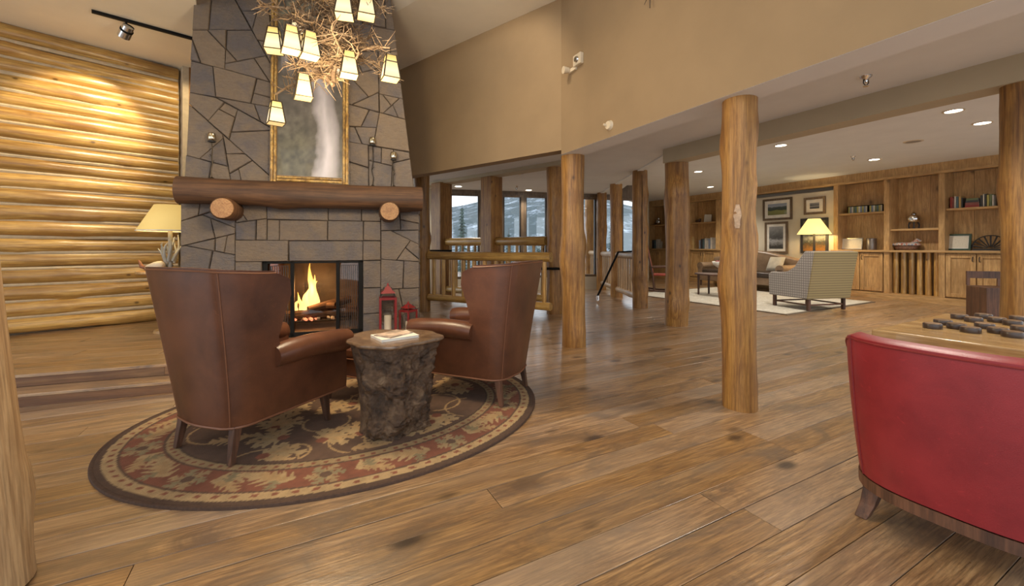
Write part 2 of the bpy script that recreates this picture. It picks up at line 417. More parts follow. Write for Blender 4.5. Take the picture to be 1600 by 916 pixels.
tr = bpy.data.objects['trim_1']; tr.location = LW.w(tcor+.035, 0); tr.rotation_euler = (0, 0, LW.rz)
struct(bx(-.05, .05, -.13, .1, 0, ZL-zd).build('trim_2', POST), 'brown wooden corner post beside the pale corner board')
tr = bpy.data.objects['trim_2']; tr.location = LW.w(tcor+.12, 0); tr.rotation_euler = (0, 0, LW.rz)

def slab(name, pts, z0, z1, mat, label=None):
    mb = MB().prism([(p[0], p[1]) for p in pts], z0, z1); return struct(mb.build(name, mat), label)
cl0 = FP.w(-FW+.04, .02)
rad = lambda Y, px=299: Vector(((px-800)/F*Y, Y, 0))
slab('ceiling_left', [LW.w(-6, .3), LW.w(tcor+3, .3), FP.w(-FW+.5, 2.6), FP.w(-FW+.3, .5), FP.w(-FW+.12, .1), rad(4.0), rad(.3), (-3, -1.5, 0)], ZL, ZL+.5, WHITE, 'low white plaster ceiling above the log wall')
# right grey ceiling, and the slope that rises from its crease
C1 = at(616, 21, F*(ZC-E)/(H-21)); cdv = TL.x
c0 = C1-cdv*4.5; c1 = C1+cdv*6.5
slab('ceiling_right', [c0, c1, c1+TL.y*4.0, c0+TL.y*4.0], ZC, ZC+.12, WHITE, 'flat high ceiling beside the stone chimney')
nrm = -TL.y
mb = MB(); q = [c0, c1, c1+nrm*5.0, c0+nrm*5.0]; hz = [0, 0, 1.1, 1.1]
mb.add([(p.x, p.y, ZC+h) for p, h in zip(q, hz)]+[(p.x, p.y, ZC+h+.12) for p, h in zip(q, hz)], [(0, 1, 2, 3), (7, 6, 5, 4), (0, 4, 5, 1), (1, 5, 6, 2), (2, 6, 7, 3), (3, 7, 4, 0)])
struct(mb.build('ceiling_slope', WHITE), 'sloping ceiling rising from the crease by the chimney')

# tan walls
def wallbox(name, fr, xa, xb, ya, yb, za, zb, mat, label):
    o = struct(bx(xa, xb, ya, yb, za, zb).build(name, mat), label); o.location = (fr.O.x, fr.O.y, 0); o.rotation_euler = (0, 0, fr.rz); return o
wallbox('wall_right', TW, bend_t, bend_t+9.5, -.13, .13, ZT, ZC+1.3, TAN, 'tall tan plaster wall over the log posts')
ztl = zat(235, (TL.O+TL.x*on_line(875, TL.O, TL.x)).y)
wallbox('wall_back', TL, -5.2, .02, 0, .17, ztl, ZC+.1, TAN, 'tan plaster wall panel between chimney and tan post wall')
wallbox('trim_9', TW, bend_t, bend_t+9.5, -.128, .128, ZT-.0012, ZT, CEILW, 'pale plaster soffit under the tan wall')
# far beam over the stairwell posts
BB = Frame(at(875, 257, F*1.4/128), adir(180-48))
zb = 2.60
wallbox('trim_3', BB, -7, .15, 0, .28, zb, ZSTRIP+.3, SOFF, 'sage painted beam above the stairwell posts')
# ceilings of the low rooms
XP = 2.47
_wA = at(704, 296, F*(ZSTRIP-E)/89); WWp = lambda px: _wA+adir(76)*on_line(px, _wA, adir(76))
bmF = BM.w(0, -.0); far = 9.0
slab('ceiling_low', [TW.w(9.3, .1), TW.w(bend_t, .0), TL.w(-6.5, .1), WWp(600), WWp(960), (XP, PC.y, 0), BM.w(9, 0)], ZSTRIP, ZSTRIP+.04, CEILW, 'low white ceiling strip between the tan wall and the beam')
slab('ceiling_room', [BM.w(9, .1), BM.w(0, .1), (XP+.02, PC.y+.3, 0), (XP+.02, 13.2, 0), WWp(1010)+Vector((-.9, 1.4, 0)), SW.w(SW.px(1000, 400)[0]-1.4, 1.6), SW.w(8, 2.0)], ZROOM, ZROOM+.04, CEILW, 'white ceiling of the library lounge')
wallbox('trim_4', BM, -.14, 9, -.13, .13, 2.46, ZROOM+.02, SOFF, 'sage painted beam above the lounge posts')
slab('trim_5', [(XP-.05, PC.y+.2, 0), (XP+.05, PC.y+.2, 0), (XP+.05, 11.9, 0), (XP-.05, 11.9, 0)], ZSTRIP-.02, ZROOM+.02, CEILW, 'plaster edge where the two low ceilings meet')

# window wall far behind
wA = at(704, 296, F*(ZSTRIP-E)/89); WW = Frame(wA, adir(76)); WW.O.z = 0
def wx(px): return on_line(px, WW.O, WW.x)
zs = .35; zh = 2.58
wallbox('wall_far', WW, wx(600), wx(678), 0, .18, -.1, ZSTRIP+.1, CREAM, 'cream plaster wall left of the far windows')
wallbox('wall_sill', WW, wx(678), wx(1010), 0, .18, -.1, zs, CREAM, 'low wall under the far windows')
wallbox('trim_6', WW, wx(678), wx(1010), -.02, .14, zh, ZROOM+.06, FRMW, 'wooden head board above the far windows')
edges = [678, 700, 753, 783, 818, 858, 905, 935, 970, 1010]
n = 1
for a, b in zip(edges[:-1], edges[1:]):
    if (a, b) in ((678, 700), (753, 783)):
        continue
    w = sempty('window_%d' % n, WW.w(wx(a), 0), WW.rz, 'tall far window, %s from the left, looking on the snowy hill' % ORD[n-1]); n += 1
    L = wx(b)-wx(a); fwid = .07
    MB().box(0, fwid, 0, .12, zs, zh).box(L-fwid, L, 0, .12, zs, zh).box(fwid, L-fwid, 0, .12, zs, zs+.06).box(fwid, L-fwid, 0, .12, zh-.06, zh).build('window_frame', FRMW, w)
    MB().box(fwid, fwid+.03, .03, .1, zs+.06, zh-.06).box(L-fwid-.03, L-fwid, .03, .1, zs+.06, zh-.06).build('sash', IRON, w)
    bx(fwid, L-fwid, .06, .068, zs+.06, zh-.06).build('pane', GLASS, w)
for (a, b) in ((678, 700), (753, 783)):
    wallbox('wall_pier', WW, wx(a), wx(b), 0, .16, zs, zh, CREAM, 'cream pier between far windows')
e1 = WW.w(wx(1010), 0); e2 = SW.w(SW.px(1000, 400)[0], .5)
d = (e2-e1); fr = Frame(e1, d); wallbox('wall_end', fr, -.1, d.length+.3, 0, .15, -.1, ZROOM+.05, CREAM, 'cream wall beyond the stair posts')

# outside: hill and conifers
rowsH = []
for j in range(26):
    Yd = 30+j*9; row = []
    for i in range(60):
        X = -60+i*3.4*(1+j*.08); h = -9+max(0, j-4)*1.55+4*math.sin(X*.03+1.2)*min(1, j/12)+9*math.exp(-((X-25)/38)**2)*min(1, j/16)
        h += 3.0*(float(fbm(np.array(X*.05), np.array(Yd*.05), 3))-.5)*min(1, j/3)
        row.append((X, Yd, h))
    rowsH.append(row)
t = NT('snowy_hillside'); v = t.coord(); n1 = t.noise(v, .12, 8, .7); n2 = t.noise(v, .9, 4, .7)
hc = t.mix(t.ramp(t.math('ADD', t.math('MULTIPLY', n1, .7), t.math('MULTIPLY', n2, .35)), [(.54, (0, 0, 0)), (.64, (1, 1, 1))]), (.06, .09, .10), (.42, .48, .56))
HILL = t.out(hc, .9)
o = MB().grid(rowsH).build('hill', HILL, None, True); struct(o, 'snow dusted wooded hillside outside the windows')
CONF = plain('conifer_green', (.05, .075, .065), .9, var=.5, sc=3); BARK = plain('bark', (.09, .06, .04), .9)
def conifer(loc, h, label):
    r = thing('conifer', label, 'tree', loc, 0, 'conifers outside the windows'); q = random.Random(int(h*100))
    MB().tube([(0, 0, 0), (0, 0, h)], [.12, .01], 6).build('trunk', BARK, r)
    mb = MB()
    for k in range(60):
        z = h*(.12+.85*(k/60)); ln = (1-k/60)*h*.085+.12; a = q.uniform(0, 6.28)
        for b in range(3):
            aa = a+b*2.1; mb.tube([(0, 0, z), (math.cos(aa)*ln, math.sin(aa)*ln, z-ln*.35)], [.09+ln*.1, .01], 5)
    mb.build('branches', CONF, r)
for px, top, Yd, lab in ((722, 312, 24, 'tall thin conifer against the sky in the left far window'), (742, 362, 26, 'short conifer at the right of the left far window'), (795, 356, 27, 'conifer beyond the window beside the middle square post'), (842, 365, 24, 'conifer beyond the rightmost pane by the big post'), (955, 345, 26, 'conifer beyond the narrow stair windows')):
    zt = zat(top, Yd); Yd = Yd*1.0; conifer(((px-800)/F*Yd, Yd, -9), zt+9, lab)

# shelf wall backing, picture wall, cornice
def sx(px, y=0.0): return SW.px(px, 400, y)[0]
sR = SW.px(1640, 400)[0]; sL = SW.px(1000, 400)[0]
wallbox('wall_lounge', SW, sL-.4, sR+1.5, .42, .55, -.1, ZROOM+.1, CREAM, 'lounge wall behind the shelves')
wallbox('wall_pictures', SW, sx(1150), sx(1302), .02, .42, 0, 2.62, CREAM, 'cream lounge wall hung with framed pictures')
zc0 = zat(305, (SW.w(sx(1180), -.05)).y); zc1 = zat(292, (SW.w(sx(1180), -.05)).y)
wallbox('trim_7', SW, sL-.4, sR+1.5, -.06, .42, zc0+.04, zc1, CAB, 'deep pine cornice board over the shelves')
wallbox('trim_8', SW, sL-.4, sR+1.5, -.10, .0, zc0, zc0+.05, CABH, 'thin pine moulding under the cornice')
wallbox('baseboard_lounge', SW, sL-.4, sR+1.5, -.10, .42, 0, .13, CABH, 'pine plinth along the lounge shelves')

# log posts
def post(px, by, top, dia_px, label, seed, Y=None, flare=0.0, bumps=9, zb=0, mat=POST):
    P = fl(px, by, zb) if Y is None else Vector(((px-800)/F*Y, Y, zb))
    o = log_mb(top-zb, dia_px/2/F*P.y, seed, bumps, .03, 20, flare=flare).build('log_post', mat, None, True); o.location = P
    return tag(o, label, 'post', 'peeled log posts')
def patch(o, ang, z0, z1, w, lift, mat, name, seed=0):        # a mark lying on a post, facing ang
    me = o.data; q = random.Random(seed); rows = []
    def rad_at(a, z):
        best = max((v.co for v in me.vertices if abs(v.co.z-z) < .06), key=lambda c: math.cos(math.atan2(c.y, c.x)-a)-abs(c.z-z)*.5); return math.hypot(best.x, best.y)
    for i in range(9):
        z = z0+(z1-z0)*i/8; ww = w*(.35+.65*math.sin(math.pi*(i+.6)/9.2))*q.uniform(.8, 1.1); r_ = max(rad_at(ang, z), rad_at(ang-.15, z), rad_at(ang+.15, z))+lift
        rows.append([(r_*math.cos(ang+u*ww/r_), r_*math.sin(ang+u*ww/r_), z) for u in (-.5, -.25, 0, .25, .5)])
    MB().grid(rows).build(name, mat, o)
post(896, 540, ZT, 36, 'thick log post at the left end of the tan wall', 1, bumps=7)
pB_ = post(1156, 636, ZT, 49, 'nearest full log post with a pale scar, between rug and red chair', 2, bumps=8)
post(1057, 508, 2.47, 35, 'log post under the end of the sage beam', 3, bumps=10)
patch(pB_, math.atan2(-pB_.location.y, -pB_.location.x)-.12, zat(357, 3.05), zat(320, 3.05), .05, .002, plain('pale_scar', (.42, .29, .19), .8, var=.35, sc=30), 'scar', 2)
pD_ = post(1000, 481, ZSTRIP, 23, 'log post with a long crack beside the stair railing', 4, bumps=10)
patch(pD_, math.atan2(-pD_.location.y, -pD_.location.x)+.25, .5, ZSTRIP-.1, .018, .002, plain('crack_dark', (.02, .012, .008), .9), 'crack', 3)
post(963, 464, ZSTRIP, 18, 'slim log post in the middle of the stair railing', 5)
post(940, 453, ZSTRIP, 15, 'slim knobbly log post at the stair handrail foot', 6, bumps=12)
post(921, 446, ZSTRIP, 15, 'farthest slim log post beside the stair windows', 7)
pg = on_line(1596, BM.O, BM.x); g = BM.w(pg, 0)
post(1596, 0, 2.47, 47, 'log post at the right edge in front of the bookcases', 8, Y=g.y, bumps=8)
pL = fl(660, 486)
post(660, 486, ZSTRIP, 23, 'thin log post beside the right end of the fireplace', 9, bumps=6)
post(866, 490, zb+.02, 24, 'log post behind the thick post at the railing end', 10, bumps=7)
def square_post(px, Y, w, label):
    o = bx(-w/2, w/2, -w/2, w/2, 0, zb+.02).build('square_post', POST, None, bevel=.02); o.location = ((px-800)/F*Y, Y, 0); o.rotation_euler = (0, 0, BB.rz); return tag(o, label, 'post')
square_post(690, 9.45, .34, 'square timber post left of the far windows')
square_post(768, 8.55, .32, 'square timber post between the far windows')
# near left edge post, slightly leaning
o = log_mb(3.4, .15, 21, 5, .02, 20, flare=.05).build('log_post', PALEW, None, True); o.location = (-1.835, 1.42, 0); o.rotation_euler = (0, math.radians(-6.3), 0)
tag(o, 'pale leaning log post cut by the left edge of the photo', 'post', 'peeled log posts')

# railings
def railing(A, B, zb_, zt_, rr, n, label, bal_r=.03, mat=LOGW, nb=8, ia=.12, ib=.12):
    A = Vector(A); B = Vector(B); d = B-A; d.z = 0; e = d.normalized(); A = A+e*ia; B = B-e*ib; d = B-A; d.z = 0; t = thing('log_railing', label, 'railing', (A.x, A.y, 0), math.atan2(d.y, d.x), 'log railings'); L = d.length
    log_between('top_rail', mat, t, (0, 0, zt_), (L, 0, zt_), rr, n, n=12, wob=.02)
    log_between('bottom_rail', mat, t, (0, 0, zb_), (L, 0, zb_), rr*.85, n+1, n=12, wob=.02)
    for k in range(nb):
        x = L*(k+.5)/nb; log_between('baluster', mat, t, (x, 0, zb_), (x, 0, zt_), bal_r, n+10+k, n=8, bumps=1)
    return t
rB = Vector(((872-800)/F*6.4, 6.4, 0))
railing(pL, rB, .27, 1.03, .075, 300, 'log railing between the fireplace post and the thick post', .035, nb=11, ia=.17)
p1 = Vector(((690-800)/F*9.45, 9.45, 0)); p2 = Vector(((768-800)/F*8.55, 8.55, 0)); p3 = fl(866, 490)
railing(p1, p2, .25, 1.30, .085, 330, 'far log railing left of the middle square post', nb=6, ia=.19, ib=.18)
railing(p2, p3, .25, 1.30, .085, 350, 'far log railing right of the middle square post', nb=6, ia=.18, ib=.16)
g1, g2, g3, g4 = fl(1000, 481), fl(963, 464), fl(940, 453), fl(921, 446)
railing(g1, g2, .2, 1.0, .07, 370, 'stair railing between cracked post and slim post', .025, PALEW, 8)
railing(g2, g3, .2, 1.0, .07, 390, 'stair railing between the two slim posts', .025, PALEW, 6)
railing(g3, g4, .2, 1.0, .07, 410, 'farthest stair railing beside the stair windows', .025, PALEW, 6)
hr = thing('handrail', 'black metal handrail sloping down to the stairs', 'handrail', fl(990, 470))
iv = lambda px, py, Y: at(px, py, Y)-fl(990, 470)
MB().tube([iv(992, 393, 8.6), iv(966, 394, 8.6), iv(934, 462, 8.9)], .022, 8).build('rail', BLACK, hr)
MB().tube([iv(934, 462, 8.9), iv(934, 470, 8.9)], .03, 8).build('foot', CHROME, hr)
for i, (a, b, py, Y, lab) in enumerate(((672, 706, 392, 9.1, 'short black rail fixed beside the left square post'), (846, 878, 420, 7.3, 'short black rail behind the thick log post'))):
    A = at(a, py, Y); o = MB().tube([(0, 0, 0), at(b, py, Y)-A], .022, 8).build('wall_rail', BLACK); o.location = A; tag(o, lab, 'handrail')

# ================================================================== FIREPLACE
fp = thing('stone_fireplace', 'tall tapering flagstone fireplace with a log mantel', 'fireplace', FP.O, FP.rz)
def fpx(px, py, y=0.0): return FP.px(px, py, y)
zm = fpx(465, 303)[1]                                      # mantel line
ox0, oz1 = fpx(410, 409); ox1, _ = fpx(567, 407); oz0 = .03
zmid = zm; ztop = ZC+.35-zd
lt = fpx(303, 0); rt = fpx(613, 14); lm = fpx(288, 282); rm = fpx(645, 282)
def edge(z, a, b): k = (z-a[1])/(b[1]-a[1]); return a[0]+(b[0]-a[0])*k
xl_m, xr_m = edge(zmid, lm, lt), edge(zmid, rm, rt); xl_t, xr_t = edge(ztop, lm, lt), edge(ztop, rm, rt)
DEP = 1.0
core = MB()
core.box(-FW+.015, ox0-.01, .03, DEP, 0, zmid).box(ox1+.01, FW-.015, .03, DEP, 0, zmid).box(ox0-.01, ox1+.01, .03, DEP, oz1+.01, zmid)
core.add([(xl_m+.02, .04, zmid), (xr_m-.02, .04, zmid), (xr_m-.02, DEP, zmid), (xl_m+.02, DEP, zmid), (xl_t+.02, .04, ztop), (xr_t-.02, .04, ztop), (xr_t-.02, DEP-.1, ztop), (xl_t+.02, DEP-.1, ztop)],
         [(0, 1, 2, 3), (4, 7, 6, 5), (0, 4, 5, 1), (1, 5, 6, 2), (2, 6, 7, 3), (3, 7, 4, 0)])
core.build('mortar_core', MORT, fp)
def clip(poly, a, b, c):                                    # keep a*x+b*z <= c
    out = []
    for i in range(len(poly)):
        p, q = poly[i], poly[(i+1) % len(poly)]; dp = a*p[0]+b*p[1]-c; dq = a*q[0]+b*q[1]-c
        if dp <= 0: out.append(p)
        if (dp < 0 < dq) or (dq < 0 < dp):
            t = dp/(dp-dq); out.append((p[0]+(q[0]-p[0])*t, p[1]+(q[1]-p[1])*t))
    return out
def inset(poly, g):
    n = len(poly); A = sum(poly[i][0]*poly[(i+1) % n][1]-poly[(i+1) % n][0]*poly[i][1] for i in range(n))
    if A < 0: poly = poly[::-1]
    res = poly
    for i in range(n):
        p, q = poly[i], poly[(i+1) % n]; dx, dz = q[0]-p[0], q[1]-p[1]; L = math.hypot(dx, dz)
        if L < 1e-6: continue
        nx, nz = dz/L, -dx/L; res = clip(res, nx, nz, nx*p[0]+nz*p[1]-g)
        if len(res) < 3: return []
    return res
sq = random.Random(11)
def stone(poly, proud=None, gap=.0018):
    p0 = inset(poly, gap)
    if len(p0) < 3: return
    cl = []
    for p in p0:
        if not cl or math.hypot(p[0]-cl[-1][0], p[1]-cl[-1][1]) > .008: cl.append(p)
    if len(cl) > 2 and math.hypot(cl[0][0]-cl[-1][0], cl[0][1]-cl[-1][1]) < .008: cl.pop()
    if len(cl) < 3: return
    j = .004; cl = [(p[0]+sq.uniform(-j, j)*.6, p[1]+sq.uniform(-j, j)*.6) for p in cl]
    fr = inset(cl, .006)
    if len(fr) != len(cl):
        c = (sum(p[0] for p in cl)/len(cl), sum(p[1] for p in cl)/len(cl)); fr = [(c[0]+(p[0]-c[0])*.9, c[1]+(p[1]-c[1])*.9) for p in cl]
    else:
        k = min(range(len(fr)), key=lambda i: (fr[i][0]-cl[0][0])**2+(fr[i][1]-cl[0][1])**2); fr = fr[k:]+fr[:k]
        a = sum(cl[i][0]*cl[(i+1) % len(cl)][1]-cl[(i+1) % len(cl)][0]*cl[i][1] for i in range(len(cl)))
        if a < 0: fr = [fr[0]]+fr[1:][::-1]
    d = proud if proud is not None else sq.uniform(.026, .046); n = len(cl)
    cx, cz = sum(p[0] for p in cl)/n, sum(p[1] for p in cl)/n; ty, tz = sq.uniform(-.02, .02), sq.uniform(-.02, .02)
    mb = MB(); vs = [(p[0]-cx, .05, p[1]-cz) for p in cl]+[(p[0]-cx, .03-d+.01, p[1]-cz) for p in cl]+[(p[0]-cx, .03-d-.003+ty*(p[0]-cx)+tz*(p[1]-cz), p[1]-cz) for p in fr]+[(0, .03-d-.006, 0)]
    fs = [(i, (i+1) % n, n+(i+1) % n, n+i) for i in range(n)]+[(n+i, n+(i+1) % n, 2*n+(i+1) % n, 2*n+i) for i in range(n)]+[(2*n+i, 2*n+(i+1) % n, 3*n) for i in range(n)]
    mb.add(vs, fs); o = mb.build('stone', STONE, fp); o.location = (cx, 0, cz)
def power(zone, seeds):                                    # flagstone cuts: split until each piece holds one stone centre
    S = [(*fpx(px, py), r*4.75/F) for (px, py, r) in seeds]
    def cut(P, S):
        if len(P) < 3: return
        if len(S) <= 1: stone(P); return
        best = None
        for _ in range(26):
            a = sq.uniform(0, math.pi); nx, nz = math.cos(a), math.sin(a); T = sorted(S, key=lambda q: q[0]*nx+q[1]*nz); pr_ = [q[0]*nx+q[1]*nz for q in T]
            for i in range(len(T)-1):
                lo = max(pr_[k]+T[k][2]*.85 for k in range(i+1)); hi = min(pr_[k]-T[k][2]*.85 for k in range(i+1, len(T)))
                g = hi-lo+.10*min(i+1, len(T)-1-i)/len(T)+sq.uniform(0, .012)
                if best is None or g > best[0]: best = (g, nx, nz, (max(pr_[:i+1])*0+(lo+hi)/2), T[:i+1], T[i+1:], (pr_[i]+pr_[i+1])/2)
        _, nx, nz, c, A, B, c2 = best
        if not (max(q[0]*nx+q[1]*nz for q in A) < c < min(q[0]*nx+q[1]*nz for q in B)): c = c2
        cut(clip(P, nx, nz, c), A); cut(clip(P, -nx, -nz, -c), B)
    cut(list(zone), S)
up = [(315, 18, 12), (355, 23, 24), (385, 2, 14), (392, 28, 9), (410, 32, 13), (340, 58, 8), (328, 76, 22), (301, 78, 6), (381, 72, 25), (360, 94, 6), (390, 104, 13), (412, 98, 9), (308, 126, 16), (371, 135, 24), (410, 136, 10),
      (318, 166, 15), (350, 188, 12), (358, 172, 6), (384, 193, 14), (394, 175, 7), (402, 157, 6), (413, 176, 10), (309, 212, 25), (394, 225, 22), (367, 233, 7), (306, 268, 19), (341, 243, 11), (374, 251, 10), (343, 272, 13), (394, 272, 18), (368, 278, 7),
      (557, 146, 15), (553, 180, 17), (580, 163, 13), (574, 130, 19), (601, 163, 9), (611, 160, 5), (611, 172, 5), (624, 166, 9), (606, 139, 7), (613, 205, 26), (580, 189, 9), (568, 209, 9), (550, 212, 10), (562, 239, 14), (558, 275, 13), (592, 270, 17), (603, 250, 6), (633, 268, 16), (588, 246, 7), (625, 243, 6),
      (590, 20, 14), (560, 60, 22), (600, 62, 16), (577, 96, 15), (612, 108, 11), (545, 15, 14), (547, 105, 12), (440, 35, 18), (480, 25, 20), (515, 50, 18), (455, 110, 24), (505, 125, 22), (480, 190, 24), (455, 255, 22), (510, 255, 24), (610, 18, 10), (440, -40, 24), (500, -50, 26), (350, -40, 24), (560, -30, 22), (400, -60, 24), (610, -30, 16), (325, -75, 20)]
ZA = [(xl_m, zmid), (xr_m, zmid), (xr_t, ztop), (xl_t, ztop)]
power(ZA, up)
def rect(pa, pb, proud=.03):
    (xa, za), (xb, zb_) = fpx(*pa), fpx(*pb); stone([(xa, zb_), (xb, zb_), (xb, za), (xa, za)], proud)
xa, xb_, xc = fpx(368, 350)[0], fpx(417, 350)[0], fpx(595, 350)[0]; zr = fpx(465, 376)[1]; z12 = fpx(465, 344)[1]
power([(-FW, 0), (xa, 0), (xa, zmid), (-FW, zmid)], [(310, 357, 20), (301, 327, 10), (322, 325, 9), (343, 357, 8), (352, 338, 9), (305, 408, 19), (331, 381, 5), (344, 385, 8), (359, 386, 7), (349, 411, 15), (330, 450, 22), (300, 460, 19), (355, 462, 12), (330, 500, 20), (298, 508, 15), (358, 505, 14), (330, 306, 9), (300, 308, 9)])
power([(xa, zr), (xb_, zr), (xb_, zmid), (xa, zmid)], [(380, 364, 18), (372, 340, 7), (395, 330, 15), (410, 362, 9)])
XR = [416, 455, 512, 560, 595]
def rr(x0, x1, z0, z1): stone([(x0, z0), (x1, z0), (x1, z1), (x0, z1)])
P = lambda px: fpx(px, 380)[0]
rr(P(417), P(513), z12, zmid); rr(P(513), P(565), z12, zmid); rr(P(565), P(595), z12, zmid)
rr(P(417), P(437), zr, z12); rr(P(437), P(512), zr, z12); rr(P(512), P(568), zr, z12)
power([(P(568), zr), (xc, zr), (xc, z12), (P(568), z12)], [(583, 358, 12)])
rr(xa, P(451), oz1, zr); rr(P(451), P(567), oz1, zr); rr(P(567), xc, oz1, zr)
zq = [0, .22, .52, oz1]
for a, b in zip(zq[:-1], zq[1:]): rr(xa, ox0, a, b); rr(ox1, xc, a, b)
power([(xc, 0), (FW, 0), (FW, zmid), (xc, zmid)], [(613, 383, 22), (612, 350, 11), (640, 337, 12), (636, 352, 8), (643, 368, 8), (644, 388, 10), (636, 395, 7), (612, 428, 20), (645, 430, 16), (608, 478, 22), (640, 470, 13), (647, 500, 12), (615, 515, 14), (605, 320, 9), (630, 310, 12)])
# stone cladding on the two flanks and back, out of the photo but part of the place
for side in (-1, 1):
    for r_ in range(8):
        z0 = r_*zmid/8; 
        for c in range(3):
            y0 = .05+c*.31; mb = bx(-.018, .018, -.15, .15, -zmid/16+.006, zmid/16-.006); o = mb.build('stone', STONE, fp, bevel=.006); o.location = (side*(FW-.0), y0+.16, z0+zmid/16)
# mantel log and corbels
mA = fpx(277, 298, -.14); mBp = fpx(659, 311, -.14)
mz = (mA[1]+mBp[1])/2-.0
mant = log_between('mantel', MANT, fp, (mA[0], -.12, mz), (mBp[0], -.12, mz), .137, 500, n=20, bumps=3, wob=.02)
for (px, py, s) in ((346, 325, 1), (609, 330, 2)):
    cx, cz = fpx(px, py, -.36)
    o = MB(); o.tube([(0, .38, 0), (0, .02, 0), (0, 0, 0)], [.108, .112, .1], 18); o = o.build('corbel', MANT, fp, True); o.location = (cx, -.34, cz)
    e = MB().tube([(0, 0, 0), (0, -.006, 0)], [.1, .097], 18).build('cut_end', CEDG, o)
# firebox
fbw = (ox0+ox1)/2
BRICK = plain('firebox_brick', (.17, .065, .04), .85, var=.3)
SOOT = plain('soot_panel', (.16, .11, .075), .7, var=.45, sc=4)
for side, x in ((-1, ox0+.04), (1, ox1-.04)):
    for r_ in range(11):
        for c in range(3):
            zz = oz0+.05+r_*.074; yy = .1+c*.28+(r_ % 2)*.08
            o = bx(-.03, .03, -.13, .13, -.034, .034).build('firebrick', BRICK, fp); o.location = (x+side*.01, yy+.1, zz)
bx(ox0-.0, ox1+.0, .02, DEP-.05, .0, .03).build('firebox_floor', SOOT, fp)
fr = MB()
for x, hw_ in ((ox0+.025, .025), (ox0+.29, .02), (ox1-.27, .02), (ox1-.025, .025)): fr.box(x-hw_, x+hw_, .0, .04, 0, oz1)
fr.box(ox0, ox1, 0, .04, oz1-.025, oz1).box(ox0, ox1, 0, .04, 0, .05)
fr.build('fire_screen_frame', BLACK, fp, bevel=.004)
for x0_ in (ox0+.06, ox1-.24):
    mb = MB()
    for k in range(9): mb.box(x0_+k*.022, x0_+k*.022+.006, .045, .055, .05, oz1-.05)
    mb.box(x0_, x0_+.182, .047, .053, oz1-.055, oz1-.05).build('folded_mesh_curtain', IRON, fp)
bx(ox0+.02, ox1-.02, .06, .066, .05, oz1-.02).build('glass_door', DGLASS, fp)
bx(ox0+.3, ox1-.02, DEP-.12, DEP-.1, .03, oz1).build('rear_panel', plain('smoked_panel', (.20, .15, .10), .35, var=.5, sc=3), fp)
bx(ox0, ox0+.3, DEP-.12, DEP-.1, .03, oz1).build('rear_panel', bpy.data.materials['smoked_panel'], fp)
gr = MB()
gx0, gx1 = fbw-.30, fbw+.36
for k in range(7): x = gx0+(gx1-gx0)*k/6; gr.tube([(x, .28, .12), (x, .55, .12), (x, .28, .12), (x, .25, .22)], .012, 6)
gr.tube([(gx0, .3, .12), (gx1, .3, .12)], .012, 6).tube([(gx0, .52, .12), (gx1, .52, .12)], .012, 6)
for x in (gx0, gx1): gr.tube([(x, .3, .03), (x, .3, .12)], .012, 6).tube([(x, .52, .03), (x, .52, .12)], .012, 6)
gr.build('grate', IRON, fp)
CHAR = wood('charred_log', (.10, .06, .04), (.28, .17, .10), (.02, .015, .012), rough=.9, knots=False)
for k, (a, b, r_) in enumerate((((gx0-.05, .35, .18), (gx1-.15, .40, .19), .055), ((gx0+.1, .48, .19), (gx1+.08, .43, .20), .06), ((gx0+.2, .30, .25), (gx1, .5, .34), .045), ((gx0+.05, .5, .27), (gx0+.5, .33, .29), .04))):
    log_between('fire_log', CHAR, fp, a, b, r_, 520+k, n=10)
FLAME = NT('flame'); z_ = FLAME.n('SeparateXYZ', i_0=FLAME.coord('Generated')).outputs[2]
FLM = FLAME.out((1, .6, .15), .5, Emission_Color=FLAME.ramp(z_, [(0, (1, .75, .35)), (.6, (1, .72, .22)), (1, (1, .42, .06))]), Emission_Strength=2.0)
def flame(cx, cy, z0, h, w, seed):
    q = random.Random(seed); mb = MB()
    for k in range(4):
        hh = h*(1 if k == 0 else q.uniform(.4, .75)); xx = cx+(0 if k == 0 else q.uniform(-w, w)*.7); pts = []; rad = []
        for i in range(9):
            t = i/8; pts.append((xx+.03*math.sin(t*5+q.uniform(0, 1)+k)*t, cy+q.uniform(-.01, .01), z0+hh*t)); rad.append(max(.002, w*.5*(1-t)**.8*(.55+.9*t*(1-t)*2)))
        mb.tube(pts, rad, 8)
    return mb.build('flame', FLM, fp, True)
fx1, fz1 = fpx(487, 490, .4); flame(fx1, .40, .26, .56, .13, 3)
fx2, _ = fpx(470, 490, .4); flame(fx2, .38, .22, .24, .07, 5)
EMB = emit('ember', (1, .3, .16), 2.0)
for k in range(14):
    o = bx(-.02, .02, -.02, .02, -.012, .012).build('ember', EMB if k % 2 else PAPER, fp, bevel=.006); o.location = (fbw-.1+R.uniform(-.2, .28), .34+R.uniform(-.06, .1), .145); o.rotation_euler = (R.random(), R.random(), R.random()*3)
lamp('POINT', 'fire_light', (fx1, .30, .5), 14, (1, .55, .22), .12, parent=fp)

